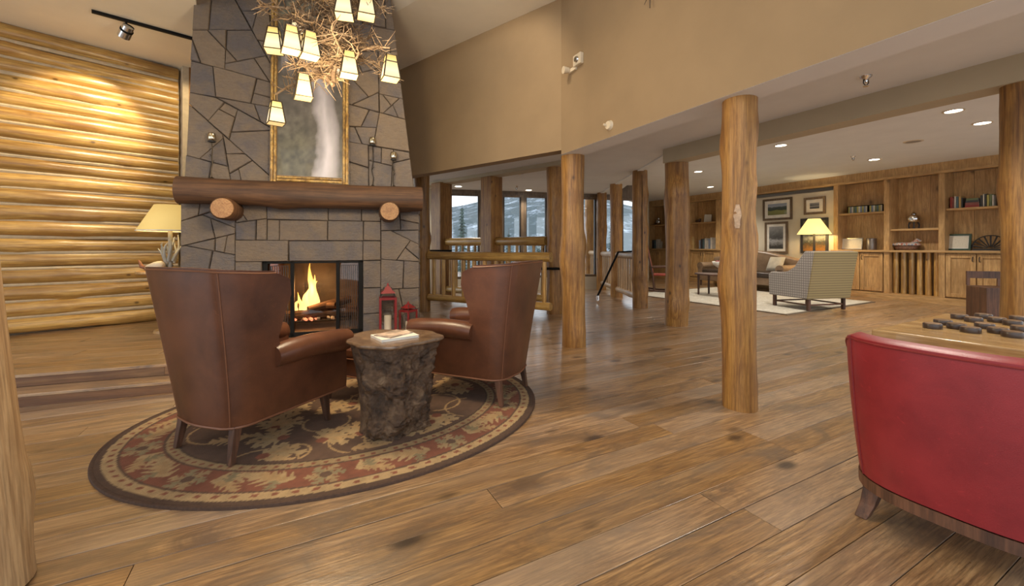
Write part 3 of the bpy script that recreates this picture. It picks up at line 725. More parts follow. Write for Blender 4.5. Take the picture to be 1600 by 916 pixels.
# waterfall picture in a cane frame, leaning on the mantel
pl, pb = fpx(424, 287, .0); pr, _ = fpx(546, 287, .0); ptz = fpx(480, -8)[1]
mz_top = mz+.137
pic = thing('framed_picture', 'tall waterfall picture in a gilded cane frame on the mantel', 'picture', FP.w((pl+pr)/2, -.10, mz_top), FP.rz)
PH = ptz-mz_top; PW = pr-pl; lean = .075
def leanbox(x0, x1, z0, z1, y0, y1):
    vs = [(x, y+lean*z/PH+.012, z) for z in (z0, z1) for y in (y0, y1) for x in (x0, x1)]
    return MB().add(vs, [(0, 2, 3, 1), (4, 5, 7, 6), (0, 1, 5, 4), (2, 6, 7, 3), (0, 4, 6, 2), (1, 3, 7, 5)])
fwid = .075
for nm, a in (('frame_side', (-PW/2, -PW/2+fwid, 0, PH)), ('frame_side', (PW/2-fwid, PW/2, 0, PH)), ('frame_rail', (-PW/2+fwid, PW/2-fwid, 0, fwid)), ('frame_rail', (-PW/2+fwid, PW/2-fwid, PH-fwid, PH))):
    o = leanbox(*a, -.012, .02).build(nm, BLACK if nm == 'x' else FRMW, pic)
    hor = nm == 'frame_rail'; L = (a[1]-a[0]) if hor else (a[3]-a[2]); ncan = max(3, int(L/.13))
    for c in range(2):
        off = fwid*(.28+.42*c); mb = MB(); pts = []; rad = []
        for i in range(ncan*4+1):
            s_ = L*i/(ncan*4); rad.append(.0135 if i % 4 else .0175)
            z = (a[2]+off) if hor else (a[2]+s_); x = (a[0]+s_) if hor else (a[0]+off); pts.append((x, lean*z/PH-.004, z))
        mb.tube(pts, rad, 8); mb.build('cane', BAMB, o, True)
nx, nz = 60, 130; X, Z = np.meshgrid(np.linspace(0, 1, nx), np.linspace(0, 1, nz))
asp = PH/PW; n1 = fbm(X*5, Z*5*asp, 1); n2 = fbm(X*14, Z*14*asp, 2); n3 = fbm(X*9, Z*2.5*asp, 8)
cen = .62+.16*np.sin(Z*4.2+.3)-.25*(Z-.2); wid = .10+.10*(1-Z)+.05*n1
wat = np.clip(1-np.abs(X-cen+.1*(n1-.5))/wid, 0, 1)**.6*np.clip((.80-Z)*9, 0, 1)
wat = np.maximum(wat, np.clip((n3-.52)*5, 0, 1)*np.clip(1-np.abs(Z-.70)*7, 0, 1)*.9)
rock = .05+.16*n2*n1; tree = (Z > .78)*np.clip(n2-.3, 0, 1)*.3
c3 = np.stack([rock*1.15+tree*.7, rock*1.0+tree*.8, rock*.85+tree*.45], -1)
grn = np.clip((.38-Z)*4, 0, 1)*np.clip(np.abs(X-cen)*3-.3, 0, 1); c3 = c3*(1-.5*grn[..., None])+grn[..., None]*np.array([.09, .085, .045])*n2[..., None]*1.6
wc = np.stack([.60+0*wat, .56+0*wat, .60+0*wat], -1)*(.55+.5*n3[..., None]); c3 = c3*.8*(1-wat[..., None])+wc*wat[..., None]
def colgrid(name, pts, cols, mat, parent):
    ny_, nx_ = cols.shape[:2]; mb = MB(); mb.grid(pts); me = mb.mesh(name, mat, fix=False); ca = me.color_attributes.new('Col', 'FLOAT_COLOR', 'POINT')
    ca.data.foreach_set('color', np.concatenate([cols.reshape(-1, 3), np.ones((nx_*ny_, 1))], 1).ravel()); return link(name, me, parent)
PICM = vcol('photo_print', .5, coat=.3)
iw, ih = PW-2*fwid, PH-2*fwid
colgrid('print', [[(-iw/2+iw*i/(nx-1), lean*(fwid+ih*j/(nz-1))/PH+.004, fwid+ih*j/(nz-1)) for i in range(nx)] for j in range(nz)], c3, PICM, pic)

# candle holders on the mantel
def candle_holder(px, ytop, y, label, seed):
    x, zt = fpx(px, ytop, y); zt = zt-mz_top; r = thing('candle_holder', label, 'candle holder', FP.w(x, y, mz_top), FP.rz, 'mercury glass candle holders'); q = random.Random(seed)
    h = zt-.1; pts = [(q.uniform(-.012, .012) if 0 < i < 5 else 0, q.uniform(-.008, .008) if 0 < i < 5 else 0, .004+h*i/5) for i in range(6)]
    MB().tube(pts, .006, 6).tube([pts[2], (.02, 0, pts[2][2]+.04)], [.005, .003], 5).tube([pts[3], (-.022, .01, pts[3][2]+.03)], [.005, .003], 5).build('stem', BRONZE, r, True)
    mb = MB()
    for k in range(3): a = k*2.1; mb.tube([(0, 0, .02), (.03*math.cos(a), .03*math.sin(a), .0)], [.006, .004], 5)
    mb.build('foot', BRONZE, r)
    MB().lathe([(.012, 0), (.035, .008), (.035, .016)], 16, (0, 0, h)).build('dish', IRON, r, True)
    MB().lathe([(.022, .012), (.036, .03), (.04, .055), (.034, .085), (.03, .1)], 16, (0, 0, h), cap=False).build('cup', SILV, r, True, solid=.003)
candle_holder(331, 208, -.07, 'silver cup candle holder on the mantel left of the picture', 1)
candle_holder(582, 215, -.05, 'taller silver candle holder right of the picture', 2)
candle_holder(615, 238, -.08, 'shorter silver candle holder at the right mantel end', 3)

# red candle lanterns on the hearth
def lantern(px, py, h, w, label, style):
    P = fl(px, py, zd); r = thing('candle_lantern', label, 'lantern', (P.x, P.y, zd), FP.rz+(.0 if style == 0 else .7), 'red candle lanterns'); hb = h*.70; a = w/2; p = .022 if style == 0 else .016
    bx(-a, a, -a, a, 0, .02).build('base', REDM, r, bevel=.003)
    for sx_ in (-1, 1):
        for sy in (-1, 1): bx(sx_*a-(p if sx_ > 0 else 0), sx_*a+(0 if sx_ > 0 else p), sy*a-(p if sy > 0 else 0), sy*a+(0 if sy > 0 else p), .02, hb).build('post', REDM, r)
    MB().box(-a, a, -a, -a+p, hb, hb+.025).box(-a, a, a-p, a, hb, hb+.025).box(-a, -a+p, -a+p, a-p, hb, hb+.025).box(a-p, a, -a+p, a-p, hb, hb+.025).build('top_frame', REDM, r)
    mb = MB()
    for k in range(4): t = math.pi/4+k*math.pi/2; mb.tube([(a*.95*math.cos(t)*1.3, a*.95*math.sin(t)*1.3, hb+.02), (a*.6*math.cos(t), a*.6*math.sin(t), hb+.12*h/.5)], .005, 5)
    mb.build('roof_struts', IRON, r)
    k = h*.17; MB().add([(-a*.85, -a*.85, h-k), (a*.85, -a*.85, h-k), (a*.85, a*.85, h-k), (-a*.85, a*.85, h-k), (0, 0, h)], [(0, 3, 2, 1), (0, 1, 4), (1, 2, 4), (2, 3, 4), (3, 0, 4)]).build('roof', REDM, r)
    MB().lathe([(.012, h-.012), (.012, h), (.004, h+.018)], 10).build('finial', REDM, r)
    MB().lathe([(a*.42, .02), (a*.42, hb*.52), (a*.36, hb*.53)], 16).build('candle', WAX, r, True)
    for k in range(4):
        o = bx(-a+p, a-p, a-p*.6, a-p*.5, .02, hb).build('pane', GLASS, r); o.rotation_euler = (0, 0, k*math.pi/2)
lantern(606, 521, .565, .19, 'tall red metal candle lantern on the hearth', 0)
lantern(638, 519, .345, .15, 'small red candle lantern at the right end of the hearth', 1)

# ================================================================== RUG
out = [(145, 735), (158, 770), (224, 796), (294, 802), (412, 795), (560, 765.6), (177, 686), (224, 657.6), (259, 646), (831, 624), (826, 649.5), (804, 678), (761, 707), (824, 602.6), (811.5, 593.6)]
q = np.array([[*fl(a, b)[:2]] for a, b in out]); x, y = q[:, 0], q[:, 1]
A_ = np.stack([x*x, x*y, y*y, x, y], 1); sol = np.linalg.lstsq(A_, np.ones(len(x)), rcond=None)[0]
a, b, c, d, e = sol; M2 = np.array([[a, b/2], [b/2, c]]); ctr = np.linalg.solve(2*M2, -np.array([d, e])); k = 1+ctr@M2@ctr
ev, evec = np.linalg.eigh(M2/k); ra, rb = 1/np.sqrt(ev); ax = evec[:, 0]; 
if ax[0] < 0: ax = -ax

rug = thing('oval_rug', 'oval rug with brown floral field and rust border under the wing chairs', 'rug', (ctr[0], ctr[1], 0), math.atan2(ax[1], ax[0]))
st = .0085; gx = np.arange(-ra, ra+st, st); gy = np.arange(-rb, rb+st, st); GX, GY = np.meshgrid(gx, gy)
rho = np.sqrt((GX/ra)**2+(GY/rb)**2); ph = np.arctan2(GY/rb, GX/ra)
DE = (1-rho)*np.hypot(ra*np.cos(ph), rb*np.sin(ph))*(ra*rb/np.maximum(1e-6, np.hypot(rb*np.cos(ph), ra*np.sin(ph))*np.hypot(ra*np.cos(ph), rb*np.sin(ph))))
DE = np.where(rho < .02, rb, DE)
BROWN = np.array([.085, .046, .028]); BEIGE = np.array([.46, .315, .155]); RUST = np.array([.22, .072, .038]); FIELD = np.array([.115, .062, .038]); GOLD = np.array([.52, .33, .15]); GREEN = np.array([.2, .16, .085])
cols = np.zeros(GX.shape+(3,)); cols[:] = FIELD
def put(mask, c): cols[mask] = c
put(DE < .385, BEIGE*.75); put(DE < .315, RUST); put(DE < .118, BEIGE); put(DE < .05, BROWN)
put(np.abs(DE-.385) < .007, BROWN*.8); put(np.abs(DE-.318) < .007, BROWN*1.2); put(np.abs(DE-.118) < .007, BROWN*1.3)
arc = ph*1.1*ra
put((np.abs(DE-.085) < .012) & ((arc*9 % 1) < .35), RUST*1.1); put((np.abs(DE-.35) < .012) & ((arc*10 % 1) < .35), RUST)
def leaf(cx, cy, ang, L, Wd, col, lobes=5):
    ca, sa = math.cos(ang), math.sin(ang); u = ((GX-cx)*ca+(GY-cy)*sa)/L; v = (-(GX-cx)*sa+(GY-cy)*ca)/Wd
    env = np.sqrt(np.clip(1-(2*u-1)**2, 0, 1)); sh = np.abs(v-.25*np.sin(u*3)) < env*(.62+.38*np.sin((u-np.abs(v)*.25)*lobes*6.28))
    return sh & (u > 0) & (u < 1)
def ring(cx, cy, r0, w): return np.abs(np.hypot(GX-cx, GY-cy)-r0) < w
rq = random.Random(21); fieldm = DE > .42; bord = (DE < .305) & (DE > .128)
for k in range(30):                                        # leaves and rosettes of the border
    t = 2*math.pi*(k+.5)/30; f = 1-.215/math.hypot(ra*math.cos(t), rb*math.sin(t)); cx, cy = ra*f*math.cos(t), rb*f*math.sin(t); tg = math.atan2(rb*math.cos(t), -ra*math.sin(t))
    if k % 3 == 0:
        for j in range(6):
            put(leaf(cx, cy, tg+j*1.047, .105, .04, None, 3) & bord, BEIGE*.8 if j % 2 else GREEN*1.3)
        put((np.hypot(GX-cx, GY-cy) < .03) & bord, BROWN*1.4)
    else:
        sgn = 1 if k % 3 == 1 else -1
        m = leaf(cx-sgn*.09*math.cos(tg), cy-sgn*.09*math.sin(tg), tg+(0 if sgn > 0 else math.pi)+.35*sgn, .26, .085, None, 5) & bord; put(m, BEIGE*.95)
        m = leaf(cx-sgn*.05*math.cos(tg), cy-sgn*.05*math.sin(tg), tg+(0 if sgn > 0 else math.pi)-.5, .17, .05, None, 4) & bord; put(m, GOLD*.8)
        m = leaf(cx, cy, tg+1.7*sgn, .1, .04, None, 3) & bord; put(m, GREEN*1.2)
for k in range(26):                                        # curling vines and palmettes of the field
    cx, cy = rq.uniform(-ra*.75, ra*.75), rq.uniform(-rb*.62, rb*.62)
    if (cx/ra)**2+(cy/rb)**2 > .5: continue
    r0 = rq.uniform(.1, .2); aa = np.arctan2(GY-cy, GX-cx); t0_ = rq.uniform(0, 6.28)
    put(ring(cx, cy, r0, .0075) & (((aa-t0_) % 6.283) < 4.2) & fieldm, GOLD*.8)
for k in range(46):
    cx, cy = rq.uniform(-ra*.85, ra*.85), rq.uniform(-rb*.75, rb*.75); ang = rq.uniform(0, 6.28); kind = rq.random()
    if kind < .5:
        for j in range(5): put(leaf(cx, cy, ang+(j-2)*.5, .24-.03*abs(j-2), .055, None, 3) & fieldm, (GOLD if j % 2 else BEIGE*1.05))
        put((np.hypot(GX-cx, GY-cy) < .035) & fieldm, RUST*1.2)
    else: put(leaf(cx, cy, ang, .22, .075, None, 5) & fieldm, GOLD*rq.uniform(.7, 1.05))
nz_ = fbm(GX*30, GY*30, 5, 3); cols *= (.72+.5*nz_)[..., None]
inside = rho < .992
idx = -np.ones(GX.shape, int); sel = inside; idx[sel] = np.arange(sel.sum())
vs = np.stack([GX[sel], GY[sel], np.full(sel.sum(), .014)], 1)
qd = np.stack([idx[:-1, :-1], idx[:-1, 1:], idx[1:, 1:], idx[1:, :-1]], -1).reshape(-1, 4); qd = qd[(qd >= 0).all(1)]
me = bpy.data.meshes.new('pile'); me.from_pydata(vs.tolist(), [], qd.tolist()); ca = me.color_attributes.new('Col', 'FLOAT_COLOR', 'POINT')
ca.data.foreach_set('color', np.concatenate([cols[sel], np.ones((sel.sum(), 1))], 1).ravel()); RUGM = vcol('rug_wool', .95, 160); me.materials.append(RUGM); link('pile', me, rug)
mb = MB(); rows_ = []
for (f, z) in ((-.024, .0135), (-.012, .016), (-.003, .0145), (0, .008), (-.001, 0)):
    rows_.append([((ra+f)*math.cos(t), (rb+f)*math.sin(t), z) for t in np.linspace(0, 2*math.pi, 160, endpoint=False)])
mb.grid(rows_, True).build('bound_edge', plain('rug_binding', (.07, .038, .024), .95, var=.2, sc=60), rug, True)

# ================================================================== WING CHAIRS
def wing_chair(label, P, rz):
    r = thing('wing_chair', label, 'armchair', P, rz, 'brown leather wing chairs')
    lerp = lambda a, b, t: a+(b-a)*t
    def tab(z, T):
        for (z0, v0), (z1, v1) in zip(T[:-1], T[1:]):
            if z <= z1: t = max(0, (z-z0)/(z1-z0)); t = t*t*(3-2*t); return lerp(v0, v1, t)
        return T[-1][1]
    ZB, ZT_ = .19, 1.06
    hw = lambda z: lerp(.285, .375, ((z-ZB)/.87)**.8 if z > ZB else 0)
    yb = lambda z: lerp(-.31, -.43, ((z-ZB)/.87)**1.1 if z > ZB else 0)
    dep = [(.5, .80), (.53, .80), (.56, .31), (.66, .30), (.78, .345), (.9, .40), (1.0, .40), (1.06, .30)]
    zsr = [ZB, .24, .34, .44, .52, .555, .575, .61, .66, .72, .78, .84, .90, .95, .99, 1.02, 1.045, 1.06]
    def section(z, off=0.0):
        w = hw(z)-off; y0 = yb(z)+off; d = yb(z)+tab(z, dep); rc = .13-off*.4; pts = []
        nS, nC, nB = 7, 6, 7
        for i in range(nS): pts.append((w, lerp(d, y0+rc, i/nS)))
        for i in range(nC): t = math.pi/2*i/nC; pts.append((w-rc+rc*math.cos(t), y0+rc-rc*math.sin(t)))
        for i in range(nB+1): pts.append((lerp(w-rc, -(w-rc), i/nB), y0-.02*math.sin(math.pi*i/nB)*(1 if off == 0 else .3)))
        for i in range(1, nC+1): t = math.pi/2*i/nC; pts.append((-(w-rc)-rc*math.sin(t), y0+rc-rc*math.cos(t)))
        for i in range(1, nS+1): pts.append((-w, lerp(y0+rc, d, i/nS)))
        return pts
    def top(z, k, n):                                     # crown dips a little at the outer wings
        return z+(.012*math.cos((k/(n-1)-.5)*math.pi*2) if z > 1.0 else 0)
    rows = []
    for z in zsr:
        s_ = section(z); rows.append([(x, y, top(z, k, len(s_))) for k, (x, y) in enumerate(s_)])
    th = .075
    for z in zsr[::-1]:
        s_ = section(z, th*(1 if z < 1.03 else .8)); rows.append([(x, y-(0.0), top(z, k, len(s_))-(.004 if z > 1.05 else 0)) for k, (x, y) in enumerate(s_)])
    mb = MB(); mb.grid(rows)
    n = len(rows[0]); R_ = len(rows); h = R_//2            # close the two front edges
    for i in range(h-1):
        mb.f.append((i*n, (i+1)*n, (R_-2-i)*n, (R_-1-i)*n)); mb.f.append((i*n+n-1, (R_-1-i)*n+n-1, (R_-2-i)*n+n-1, (i+1)*n+n-1))
    mb.f.append(tuple(range(n))+tuple(range((R_-1)*n+n-1, (R_-1)*n-1, -1)))
    mb.build('wing_back', LEATH, r, 40)
    for s in (-1, 1):                                       # seam welts at the back corners, around the base and along the crown
        pts = [(s*(hw(z)-.06), yb(z)-.004+.03*(0 if True else 1), z) for z in zsr[:-1]]
        pts = [(s*(hw(z)-.13+.13*math.cos(math.radians(52))), yb(z)+.13-.13*math.sin(math.radians(52))-.001, z) for z in zsr[:-1]]
        MB().tube(pts, .0034, 6).build('seam_welt', PIPE, r, True)
    s_ = section(ZB+.003); MB().tube([(x*1.006, y-.003, ZB+.004) for x, y in s_], .0065, 6).build('base_welt', PIPE, r, True)
    s_ = section(1.045); MB().tube([(x*1.004, y-.003, top(1.045, k, len(s_))) for k, (x, y) in enumerate(s_)], .005, 6).build('crown_welt', PIPE, r, True)
    for s in (-1, 1):
        x = s*(hw(.55)-.01); pts = [(x-s*.0, yb(.55)+.27+i*(.55/8), .548+.012*math.sin(i*.5)) for i in range(9)]
        MB().tube(pts, [.062, .07, .072, .072, .073, .074, .076, .078, .07], 16).build('rolled_arm', LEATH, r, True)
        MB().tube([(x, pts[-1][1], pts[-1][2]), (x, pts[-1][1]+.008, pts[-1][2])], [.062, .05], 16).build('arm_facing', LEATH, r, True)
    w = hw(.3)-.06
    o = bx(-w, w, -.26, .42, .33, .47).build('seat_cushion', LEATH, r, True, bevel=.035)
    bx(-w, w, -.25, .44, ZB+.005, .325).build('seat_rail', LEATH, r, bevel=.01)
    for sx_ in (-1, 1):
        for (yy, sp) in ((-.25, -.035), (.34, .02)):
            x = sx_*.235; a, b = .024, .015
            mb = MB().add([(x-a, yy-a, ZB+.01), (x+a, yy-a, ZB+.01), (x+a, yy+a, ZB+.01), (x-a, yy+a, ZB+.01), (x-b+sx_*.012, yy-b+sp, 0), (x+b+sx_*.012, yy-b+sp, 0), (x+b+sx_*.012, yy+b+sp, 0), (x-b+sx_*.012, yy+b+sp, 0)],
                       [(0, 1, 2, 3), (4, 7, 6, 5), (0, 4, 5, 1), (1, 5, 6, 2), (2, 6, 7, 3), (3, 7, 4, 0)]); mb.build('leg', DARKW, r, bevel=.003)
    return r
zr_ = .0165
l1, l2, l3 = fl(275, 705), fl(362, 730), fl(505, 665)
fwd = adir(24); rt_ = Vector((fwd.y, -fwd.x, 0)); cen = (l1+l2)/2+fwd*.285; cen.z = zr_
wing_chair('brown leather wing chair seen from behind on the left of the rug', cen, math.radians(-24))
l1, l2 = fl(783, 640), fl(822, 606); fwd = adir(-67); cen = (l1+l2)/2+fwd*.285; cen.z = zr_
wing_chair('brown leather wing chair on the right of the rug facing the fire', cen, math.radians(67))
# ottoman
ot = thing('ottoman', 'brown leather ottoman between the two wing chairs', 'ottoman', (-1.13, 3.34, zr_), math.radians(-24))
bx(-.27, .27, -.21, .21, .20, .335).build('frame', LEATH, ot, bevel=.012)
bx(-.28, .28, -.22, .22, .335, .43).build('cushion', LEATH, ot, True, bevel=.03)
mb = MB()
for z in (.337, .335-.13): mb.tube([(-.275, -.215, z), (.275, -.215, z), (.275, .215, z), (-.275, .215, z), (-.275, -.215, z)], .006, 6)
mb.build('welt', PIPE, ot)
for sx_ in (-1, 1):
    for sy in (-1, 1): MB().tube([(sx_*.235, sy*.175, .205), (sx_*.245, sy*.185, 0)], [.026, .016], 8).build('leg', DARKW, ot)

# ================================================================== STUMP TABLE
sc_ = Vector(((615-800)/F*2.76, 2.76, zr_)); stp = thing('stump_table', 'burl tree stump side table with polished top', 'side table', sc_)
ns, nr = 150, 90; HS = .575; rows = []
blobs = [(random.Random(60+i).uniform(0, 6.28), random.Random(90+i).uniform(.03, .5), random.Random(120+i).uniform(.03, .085), random.Random(150+i).uniform(.05, .12)) for i in range(26)]
blobs = [(b[0], b[1], b[2]*.45, b[3]*.6) for b in blobs]+[(-1.75, .07, .085, .10), (-1.1, .13, .075, .12), (-1.95, .36, .065, .11), (-1.1, .33, .05, .12), (-.5, .2, .06, .13), (-1.45, .22, -.05, .07)]
for i in range(nr+1):
    z = HS*i/nr; row = []
    for k in range(ns):
        t = 2*math.pi*k/ns; c, s = math.cos(t), math.sin(t); bas = .205+.07*(z/HS)**2+.012*math.exp(-z/.05)
        r_ = bas*(1+.07*math.sin(3*t+.6)+.05*math.sin(5*t+2.0)+.03*math.sin(9*t+1))
        burl = .5+.5*math.tanh(4*(math.cos(t+.96)-.25)); env = min(1, (HS-z)/.07)
        for (bt, bz, bh, bw) in blobs:
            dt = math.atan2(math.sin(t-bt), math.cos(t-bt))*.25; r_ += bh*.95*burl*env*math.exp(-((dt/bw)**2+((z-bz)/bw)**2)*2.2)
        nn = float(fbm(np.array(t*7.0), np.array(z*26.0), 4, 4))-.5; n9 = abs(float(fbm(np.array(t*11.0+3), np.array(z*44.0), 9, 3))-.5)*2; r_ += burl*env*(.06*nn-.022*n9)
        r_ -= .02*(1-burl)*0
        row.append((r_*c*1.0, r_*s*.88, z))
    rows.append(row)
BURL = NT('burl_bark'); v = BURL.coord(); n1 = BURL.noise(v, 11, 8, .7, .8)
BURLM = BURL.out(BURL.ramp(n1, [(.34, (.02, .010, .005)), (.5, (.095, .05, .024)), (.6, (.16, .092, .047)), (.72, (.28, .18, .10))]), .36); BURL.bump(BURL.noise(v, 45, 6, .75, .5), .8, .02)
mb = MB().grid(rows, True); mb.f.append(tuple(range(ns))[::-1]); mb.f.append(tuple(nr*ns+k for k in range(ns))); mb.build('burl_trunk', BURLM, stp, 60)
ed = rows[-1]; mb = MB(); prof = [(1.03, HS-.012), (1.075, HS-.004), (1.08, HS+.006), (1.06, HS+.014)]
mb.grid([[(x*f, y*f, z) for x, y, _ in ed] for f, z in prof], True); mb.f.append(tuple(range(ns))[::-1]); mb.f.append(tuple(3*ns+k for k in range(ns)))
mb.build('polished_top', wood('polished_slab', (.20, .115, .06), (.27, .165, .09), (.11, .06, .03), st=1, sc=6, rough=.22, knots=False, coat=.5), stp, True)
def book(name, label, cat, loc, rz, sx_, sy, h, cover, grp=None):
    b = thing(name, label, cat, loc, rz, grp); MB().box(-sx_, sx_, -sy, sy, 0, .003).box(-sx_, sx_, -sy, sy, h-.003, h).box(-sx_, -sx_+.003, -sy, sy, .003, h-.003).build('cover', cover, b)
    bx(-sx_+.003, sx_-.004, -sy+.004, sy-.004, .003, h-.003).build('pages', PAPER, b); return b
zt_ = zr_+HS+.0145
mgc = fl(617, 527, zt_); MAGC = plain('magazine_cover', (.5, .38, .3), .3, var=.6, sc=14)
book('book', 'pale book lying under the magazine on the stump table', 'book', (mgc.x, mgc.y, zt_), math.radians(38), .125, .10, .016, PAPER)
book('magazine', 'glossy magazine on top of the pale book', 'magazine', (mgc.x-.01, mgc.y+.01, zt_+.0165), math.radians(60), .10, .075, .007, MAGC)

# ================================================================== CHANDELIER
def ramp_emit(name, st):
    t = NT(name); z = t.n('SeparateXYZ', i_0=t.coord('Generated')).outputs[2]
    return t.out((.42, .3, .12), .4, Emission_Color=t.ramp(z, [(0, (1, .82, .48)), (.3, (1, .9, .7)), (.6, (1, .80, .42)), (.8, (.95, .66, .2)), (1, (.7, .42, .08))]), Emission_Strength=st)
LGLASS = ramp_emit('lit_art_glass', .62); LBOT = emit('lit_glass_floor', (.9, .66, .3), .55)
YC = 3.3; XC = (521-800)/F*YC
ch = thing('chandelier', 'twig branch chandelier hung with twelve glowing glass lanterns', 'chandelier', (XC, YC, ZC+.6))
CZ = ZC+.6
def cl_(px, py, Y): v = at(px, py, Y); return Vector((v.x-XC, v.y-YC, v.z-CZ))
tb = cl_(521, 128, YC)
MB().tube([(0, 0, 0), (.01, 0, tb.z*.4), (-.015, .01, tb.z*.55), (.012, 0, tb.z*.7), (-.01, .005, tb.z*.85), (tb.x, 0, tb.z)], [.012, .018, .03, .036, .034, .016], 10).build('trunk', GREYW, ch, True)
MB().lathe([(.0, -.04), (.06, -.03), (.07, 0)], 16).build('canopy', BRONZE, ch, True)
q = random.Random(77)
def twigs(mb, A, B, n, ln, r):
    d = (B-A)
    for k in range(n):
        p = A+d*q.random(); v = Vector((q.uniform(-1, 1), q.uniform(-1, 1), q.uniform(-.5, .7))).normalized()*q.uniform(.5, 1)*ln
        m = p+v*.5+Vector((q.uniform(-1, 1), q.uniform(-1, 1), q.uniform(-1, 1)))*ln*.12
        mb.tube([p, m, p+v], [r, r*.8, r*.35], 5)
        if q.random() < .6: mb.tube([m, m+Vector((q.uniform(-1, 1), q.uniform(-1, 1), q.uniform(-.4, .8)))*ln*.4], [r*.7, r*.3], 4)
lan = [(538, -12, 3.05), (572, -10, 3.15), (428, 45, 3.3), (455, 43, 3.05), (484, 52, 3.1), (464, 25, 3.6), (545, 82, 3.15), (521, 60, 3.6), (526, 90, 3.65), (610, 88, 3.2), (474, 118, 3.25), (431, 160, 3.5)]
lz0 = None
for i, (px, py, Y) in enumerate(lan):
    T = cl_(px, py, Y); s0 = tb.z*(.62+.3*q.random()); A = Vector((0, 0, min(-.4, T.z+q.uniform(-.12, .12)) if T.z > tb.z else tb.z+.06))
    mid = A*.5+T*.5+Vector((q.uniform(-.05, .05), q.uniform(-.05, .05), .07)); mb = MB(); top = T+Vector((0, 0, .035))
    mb.tube([A, (A+mid)/2+Vector((0, 0, .02)), mid, (mid+top)/2+Vector((0, 0, .03)), top+Vector((0, 0, .03))], [.017, .014, .012, .010, .006], 7)
    twigs(mb, A*.6+mid*.4, mid, 20, .20, .0048); twigs(mb, mid, top+Vector((0, 0, .05)), 20, .17, .0042)
    mb.build('branch', GREYW, ch, True)
    h = .178; a, b = .036, .062; L = bpy.data.objects.new('lantern', None); COL.objects.link(L); L.parent = ch; L.location = T; rz = q.uniform(.25, .75); L.rotation_euler = (0, 0, rz)
    for k in range(4):
        mb = MB().add([(-a, -a, 0), (a, -a, 0), (b, -b, -h), (-b, -b, -h)], [(0, 1, 2, 3)]); o = mb.build('glass_panel', LGLASS, L, solid=.002); o.rotation_euler = (0, 0, k*math.pi/2)
    bx(-b*.97, b*.97, -b*.97, b*.97, -h-.001, -h+.001).build('glass_floor', LBOT, L)
    mb = MB()
    for sx_ in (-1, 1):
        for sy in (-1, 1): mb.tube([(sx_*a, sy*a, 0), (sx_*b, sy*b, -h)], .0052, 5)
    c4 = [(-1, -1), (1, -1), (1, 1), (-1, 1), (-1, -1)]
    for w_, z in ((a, 0), (b, -h), (a+(b-a)*.3, -h*.3)): mb.tube([(x*w_, y*w_, z) for x, y in c4], .0046, 5)
    mb.tube([(0, 0, 0), (0, 0, .06)], .005, 5); mb.add([(-a, -a, .001), (a, -a, .001), (a, a, .001), (-a, a, .001)], [(0, 1, 2, 3)]); mb.build('lead_frame', BRONZE, L)
for k in range(30):                                        # bare boughs
    zz = tb.z*(.55+.42*q.random()); a = q.uniform(0, 6.28); ln = q.uniform(.25, .58); A = Vector((0, 0, zz)); B = A+Vector((math.cos(a)*ln, math.sin(a)*ln*.8, q.uniform(-.06, .12)))
    m = (A+B)/2+Vector((q.uniform(-.05, .05), q.uniform(-.05, .05), q.uniform(-.03, .06))); mb = MB().tube([A, m, B], [.014, .010, .005], 6); twigs(mb, A, m, 12, .20, .0052); twigs(mb, m, B, 22, .18, .0046); mb.build('bough', GREYW, ch, True)
lamp('POINT', 'chandelier_light', (.1, -.45, tb.z-.32), 95, (1, .8, .52), .25, parent=ch)

# twig sprig high on the tan wall (only its tips reach into the photo)
sg = TW.px(1015, -40, -.16); o = MB(); qq = random.Random(5)
for k in range(9): o.tube([(0, 0, 0), (qq.uniform(-.05, .05), -.03, qq.uniform(-.02, .05)), (qq.uniform(-.14, .14), qq.uniform(-.06, 0), qq.uniform(-.15, .12))], [.008, .006, .003], 5)
sgt = cl = TW.px(1018, 12, -.16); o.tube([(0, 0, 0), (sgt[0]-sg[0]-.01, -.02, sgt[1]-sg[1])], [.008, .004], 5); sg2 = TW.px(1008, 8, -.16); o.tube([(.02, 0, (sgt[1]-sg[1])*.4), (sg2[0]-sg[0], -.02, sg2[1]-sg[1])], [.006, .003], 5)
o = o.build('twig_sprig', BARK, None); o.location = TW.w(sg[0], -.15, sg[1]); o.rotation_euler = (0, 0, TW.rz); tag(o, 'dark twig sprig high on the tan wall at the top edge', 'twigs')
# alarm strobe and sensor on the tan wall
def on_tw(px, py): t_, z = TW.px(px, py, -.13); return TW.w(t_, -.13, z)
sxz = on_tw(906, 94); al = thing('fire_alarm', 'white fire alarm strobe with twin spotlight on the tan wall', 'alarm', sxz, TW.rz)
IVORY = plain('ivory_plastic', (.62, .52, .38), .4)
bx(-.07, .07, -.045, 0, -.06, .06).build('housing', IVORY, al, bevel=.006); MB().tube([(0, -.045, 0), (0, -.062, 0)], [.036, .028], 14).build('strobe_lens', CHROME, al, True)
bx(-.20, -.05, -.03, 0, -.085, -.045).build('arm', IVORY, al, bevel=.004); MB().tube([(-.17, -.03, -.055), (-.18, -.10, -.06)], [.03, .042], 14).build('lamp_head', IVORY, al, True)
s2 = on_tw(953, 196); se = thing('wall_sensor', 'small ivory sensor low on the tan wall below the alarm', 'sensor', s2, TW.rz)
MB().tube([(0, 0, 0), (0, -.03, 0)], [.05, .04], 14).build('body', IVORY, se, True); MB().tube([(-.02, -.03, .0), (-.025, -.06, .01)], .012, 8).build('nozzle', IVORY, se, True)

